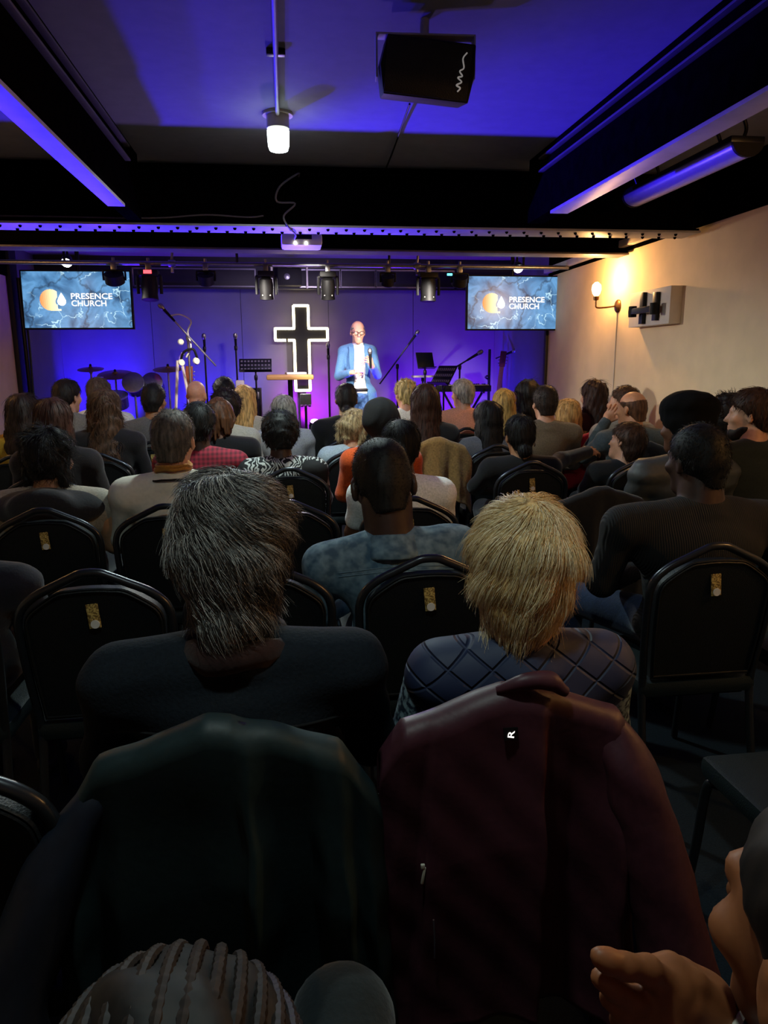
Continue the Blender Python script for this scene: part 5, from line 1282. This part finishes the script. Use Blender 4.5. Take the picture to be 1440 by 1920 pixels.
# the preacher, standing on the stage and facing the room
def preacher():
    W = atY(670, 602, 8.3); Y = 8.3; X = W[0]; sc = (W[2]-ZS)/1.735
    def T(p): return np.array(p, float)*sc
    sh = {s: T((s*.160, -.01, 1.405)) for s in (-1, 1)}
    el = {1: T((.225, .02, 1.13)), -1: T((-.215, .04, 1.14))}; wr = {1: T((.10, .24, 1.17)), -1: T((-.14, .24, 1.24))}
    hip = {s: T((s*.09, 0, .90)) for s in (-1, 1)}; kn = {s: T((s*.105, .02, .50)) for s in (-1, 1)}; an = {s: T((s*.115, -.02, .09)) for s in (-1, 1)}
    Rh = rot('Z', R_(2)) @ rot('X', R_(-8)); hc = T((0, .03, 1.61)); hs = 1.02
    hp = lambda p: hc+Rh @ (np.array(p)*hs)
    lo, hi = (-.45, -.3, 0), (.45, .45, 1.85)
    def torso(f, g):
        k = .05
        f.ell(T((0, 0, .95)), np.array((.16+g, .12+g, .12+g)), None, k); f.ell(T((0, .01, 1.12)), np.array((.128+g, .10+g, .18+g)), None, k)
        f.ell(T((0, 0, 1.30)), np.array((.140+g, .105+g, .17+g)), None, k); f.cone(sh[-1]*[.95, 1, 1], sh[1]*[.95, 1, 1], .048+g, .048+g, k)
        for s in (-1, 1): f.cone(T((s*.035, -.015, 1.455)), sh[s]+[0, 0, .002], .040+g, .046+g, .03)
    def arms(f, g, e=1.):
        for s in (-1, 1): f.cone(sh[s], el[s], .048+g, .041+g, .02); f.cone(el[s], el[s]+(wr[s]-el[s])*e, .040+g, .031+g, .015)
    f = Field(lo, hi, .010); torso(f, -.014); arms(f, -.012)
    for s in (-1, 1): f.cone(hip[s], kn[s], .075, .052, .03); f.cone(kn[s], an[s], .048, .032, .02); f.ell(an[s]+[0, .06, -.055], (.035, .10, .03), None, .03)
    f.cone(T((0, -.015, 1.43)), hp((0, -.02, -.05)), .058, .056, .03); add_head(f, hp, Rh, hs, .010)
    parts = [f.mesh(), place_hand(1.0, 1, wr[1]+np.array([-.005, .005, 0]), (-.75, .45, .12), (.15, .55, .8)), place_hand(1.0, -1, wr[-1]+np.array([.005, .01, .0]), (.45, .5, .65), (-.6, .8, .1))]
    o = link('person', np_mesh('person', parts), skin('#d9a184')); o.location = (X, Y, ZS); o.rotation_euler = (0, 0, math.pi)
    tag(o, 'balding preacher in a blue blazer standing on the stage with a microphone', 'person')
    def wd(z): return np.interp(z, [.86, 1.0, 1.10, 1.25, 1.40, 1.5], np.array([.10, .075, .058, .066, .052, .06]))
    f = Field(lo, hi, .010); torso(f, .010); arms(f, .009, .9)
    for s in (-1, 1): f.cone(hip[s]+[s*.015, 0, .02], hip[s]+[s*.03, .01, -.13], .105, .112, .05)
    f.full(lambda P, d: np.maximum(d, np.where(P[:, 1] > .03, wd(P[:, 2]/sc)-np.abs(P[:, 0]+.01), -1)))
    f.full(lambda P, d: np.maximum(d, .80*sc-P[:, 2]+.1*np.abs(P[:, 0])))
    f.near(lambda P, d: d+.004*wob(P, 24, 3), .04); bl = cloth('#4c749c', .7)
    jk = link('blazer', np_mesh('blazer', [f.mesh()]), bl, o)
    for s in (-1, 1):   # lapels lie on the blazer's edge
        m = MB(); zz = np.linspace(1.12, 1.45, 8); pts = []
        for z in zz:
            x = s*(wd(z)+.012)-.01; ok, p, nr, _ = jk.ray_cast(Vector((x+s*.006, .6, z*sc)), Vector((0, -1, 0)))
            if ok: pts.append((p, z))
        vs = []
        for p, z in pts:
            w_ = .045*math.sin(math.pi*min(1, (z-1.10)/.34)*.55); vs += [p+Vector((-s*.010, .004, 0)), p+Vector((s*w_, .007, .008))]
        m.add(vs, [(2*i, 2*i+1, 2*i+3, 2*i+2) for i in range(len(pts)-1)]); m.build('lapel', bl, jk)
    f = Field(lo, hi, .010); torso(f, .0); f.cone(T((0, -.012, 1.44)), T((0, .0, 1.50)), .07, .062, .02)
    tp = T((0, 0, 1.50)); f.full(lambda P, d: np.maximum(np.maximum(d, P[:, 2]-tp[2]-.15*P[:, 1]*-1), .93*sc-P[:, 2]))
    sh_ = link('shirt', np_mesh('shirt', [f.mesh()]), cloth('#e8e4dc'), o)
    for k in range(5):
        ok, p, nr, _ = sh_.ray_cast(Vector((-.004, .6, (1.05+k*.085)*sc)), Vector((0, -1, 0)))
        if ok: MB().ell(p, (.006, .004, .006), 8, 5).build('button', M['cream'], sh_)
    for s in (-1, 1):
        d = (wr[s]-el[s])/np.linalg.norm(wr[s]-el[s]); MB().tube([wr[s]-d*.045, wr[s]-d*.012], [.039, .037], 14).build('cuff', cloth('#e8e4dc'), o)
    f = Field(lo, hi, .010); f.ell(T((0, 0, .92)), (.158, .12, .11), None, .04)
    for s in (-1, 1): f.cone(hip[s], kn[s], .092, .072, .03); f.cone(kn[s], an[s], .066, .058, .02)
    f.full(lambda P, d: np.maximum(d, P[:, 2]-.985*sc)); f.near(lambda P, d: d+.004*wob(P, 26, 5), .04)
    tr = link('jeans', np_mesh('jeans', [f.mesh()]), speckle('#2c4a78', '#466a9c', 30.), o)
    MB().tube([(T((.158*math.cos(a), .122*math.sin(a), .975))) for a in np.linspace(0, 2*math.pi, 30, endpoint=False)], .018, 8, True).build('belt', M['dark'], o)
    for s in (-1, 1): MB().ell(tuple(an[s]+[0, .06, -.047]), (.045, .135, .042), 14, 8).build('shoe', M['dark'], o)
    hv = hair_field('ring', .004, .009); v, q = hv.mesh(); link('hair', np_mesh('hair', [(v*hs @ Rh.T+hc, q)]), hairm('#8d8378'), o)
    g = MB(); rim = []
    for s in (-1, 1):
        pts = [hp((s*.032+.025*math.cos(a), .112, .004+.018*math.sin(a))) for a in np.linspace(0, 2*math.pi, 16, endpoint=False)]
        g.tube(pts, .0028, 6, True); g.tube([hp((s*.057, .11, .01)), hp((s*.08, .06, .01)), hp((s*.081, -.01, .004))], .0025, 6)
        MB().ell(hp((s*.032, .080, .006)), (.011, .011, .011), 12, 8).build('eye', M['paper'], o)
    g.tube([hp((-.008, .113, .008)), hp((.008, .113, .008))], .0028, 6); g.build('glasses', M['blackmetal'], o)
    # microphone and papers in his hands
    hd_ = wr[-1]+np.array([.035, .055, .045]); mt = empty('hand_microphone', (0, 0, 0), 0, 'black hand microphone held by the preacher', 'microphone')
    mw = Vector((X-hd_[0], Y-hd_[1], ZS+hd_[2])); mt.location = mw
    mic_mesh(mt, (0, 0, .10), (-.03, .12, 1))
    nt_ = wr[1]+np.array([-.085, .07, .035]); ob = tag(MB().box((0, 0, 0), (.10, .008, .07), Matrix.Rotation(R_(-20), 3, 'X'), .002).build('note_card', M['paper']), 'white note card held by the preacher', 'card')
    ob.location = (X-nt_[0], Y-nt_[1], ZS+nt_[2])
preacher()

# ------------------------------------------------------------------ the two nearest heads at the bottom and the clasped hands
Z1 = person('child with braided hair at the bottom left', 330, 1760, 'Z', 'full', '#17120f', BROWN, '#14161a', sw=.15, hs=1.10, pitch=14, t=.010, dy=.2, lean=45, details=', head seen from above', ns=0, h=.009, ry=-.06,
            legs={-1: ((-.14, .45, .535), (-.14, .44, .09)), 1: ((.135, .62, .655), (.05, .72, .28))}, pants='#121d20', seat=False)
def cornrows(P, n):
    for k in range(n):
        ph = -1.25+2.5*k/(n-1); pts = []
        for th in np.linspace(-1.1, 1.25, 22):
            q = np.array([.084*math.sin(ph)*math.cos(th*.8), -.012-.103*math.sin(th), .035+.094*math.cos(ph)*math.cos(th)]); pts.append(P['hp'](q))
        m = MB(); fine = spline(pts, 4); rr = [.0046+.0006*math.sin(i*2.1) for i in range(len(fine))]
        m.tube(fine, rr, 8).build('braid', hairm('#241c18'), P['o'])
cornrows(Z1, 15)
chair(Z1['x'], 'Z', 'banquet chair under the child with braided hair', 0, -.06)
def Wd(px, py, dep): return _C+ray(px, py)*dep
def clasped(x0, y0):
    """two clasped hands: thumb and fingers of the one, fingers of the other lying over them"""
    o = np.array([x0, y0, 0]); Q = lambda *a: Wd(*a)-o
    c = Q(1250, 1860, .62); f = Field(c-[.13, .09, .13], c+[.13, .09, .10], .0032)
    def chain(pts, k=.006):
        for a, b in zip(pts, pts[1:]): f.cone(Q(*a[:3]), Q(*b[:3]), a[3], b[3], k)
    chain([(1240, 1870, .625, .027), (1228, 1925, .625, .030), (1235, 2000, .63, .026)], .015)
    chain([(1255, 1850, .62, .020), (1275, 1905, .63, .026), (1262, 1980, .635, .026)], .015)
    chain([(1124, 1794, .585, .0078), (1140, 1802, .586, .0092), (1172, 1812, .590, .0100), (1214, 1818, .600, .0112), (1250, 1850, .615, .015)])
    chain([(1126, 1834, .60, .0085), (1150, 1852, .60, .0088), (1190, 1876, .606, .0098), (1232, 1888, .62, .012)])
    chain([(1142, 1872, .61, .0085), (1170, 1896, .608, .0092), (1210, 1915, .615, .011)])
    chain([(1160, 1912, .615, .0083), (1190, 1932, .612, .0090), (1222, 1945, .62, .011)])
    chain([(1182, 1945, .62, .0075), (1205, 1962, .618, .0082), (1230, 1968, .625, .010)])
    # the other hand: knuckles at the top, fingers running down to the right
    chain([(1352, 1935, .640, .026), (1318, 1880, .642, .024), (1275, 1835, .640, .018)], .014)
    chain([(1222, 1812, .625, .0095), (1256, 1812, .628, .0108), (1300, 1842, .622, .0105), (1352, 1890, .628, .013)])
    chain([(1206, 1822, .634, .0090), (1245, 1838, .628, .0105), (1290, 1868, .618, .0105), (1345, 1912, .625, .013)])
    chain([(1250, 1850, .618, .0095), (1290, 1888, .612, .0105), (1340, 1930, .620, .013)])
    chain([(1262, 1890, .612, .0088), (1295, 1918, .612, .0098), (1335, 1952, .620, .012)])
    parts = [f.mesh()]
    m = MB().ell(Q(1120, 1788, .578), (.0055, .0035, .0045), 10, 6); tag(m.build('thumb_nail', skin('#b98a76')))  if False else None
    return parts
Z2 = person('person at the bottom right with brown skin', 1605, 1470, 'Z', 'short', '#1a120e', '#8a5230', cloth('#26303c'), sw=.15, hs=1.06, pitch=2, yaw=6, t=.006, dy=.2, ry=.16, lean=6, details=', cheek and clasped hands in view', ns=0, h=.008, seat=False,
            arms=lambda x0, y0: {-1: (Wd(1300, 2150, .62)-[x0+.02, y0+.06, 0], Wd(1248, 1985, .632)-[x0, y0, 0]), 1: (Wd(1560, 2120, .60)-[x0, y0+.04, 0], Wd(1368, 1945, .640)-[x0, y0, 0])},
            xparts=clasped, legs={-1: ((-.10, .30, .53), (-.10, .30, .09)), 1: ((.10, .30, .53), (.10, .30, .09))}, pants='#0b0c0f')
a_, b_ = Wd(1352, 1925, .636), Wd(1470, 2040, .61); o3 = np.array([Z2['x'], Z2['y'], 0])
MB().tube([a_-o3, (a_*.7+b_*.3)-o3, b_-o3], [.034, .040, .048], 18).build('cuff', plaid('#39507a', '#b9c4d6'), Z2['o'])
MB().tube([a_-o3+(a_-b_)*.03, a_-o3+(b_-a_)*.05], [.0345, .0365], 18).build('cuff_edge', cloth('#c9c4b4'), Z2['o'])
chair(Z2['x'], 'Z', 'banquet chair under the person with clasped hands', 0, .10)
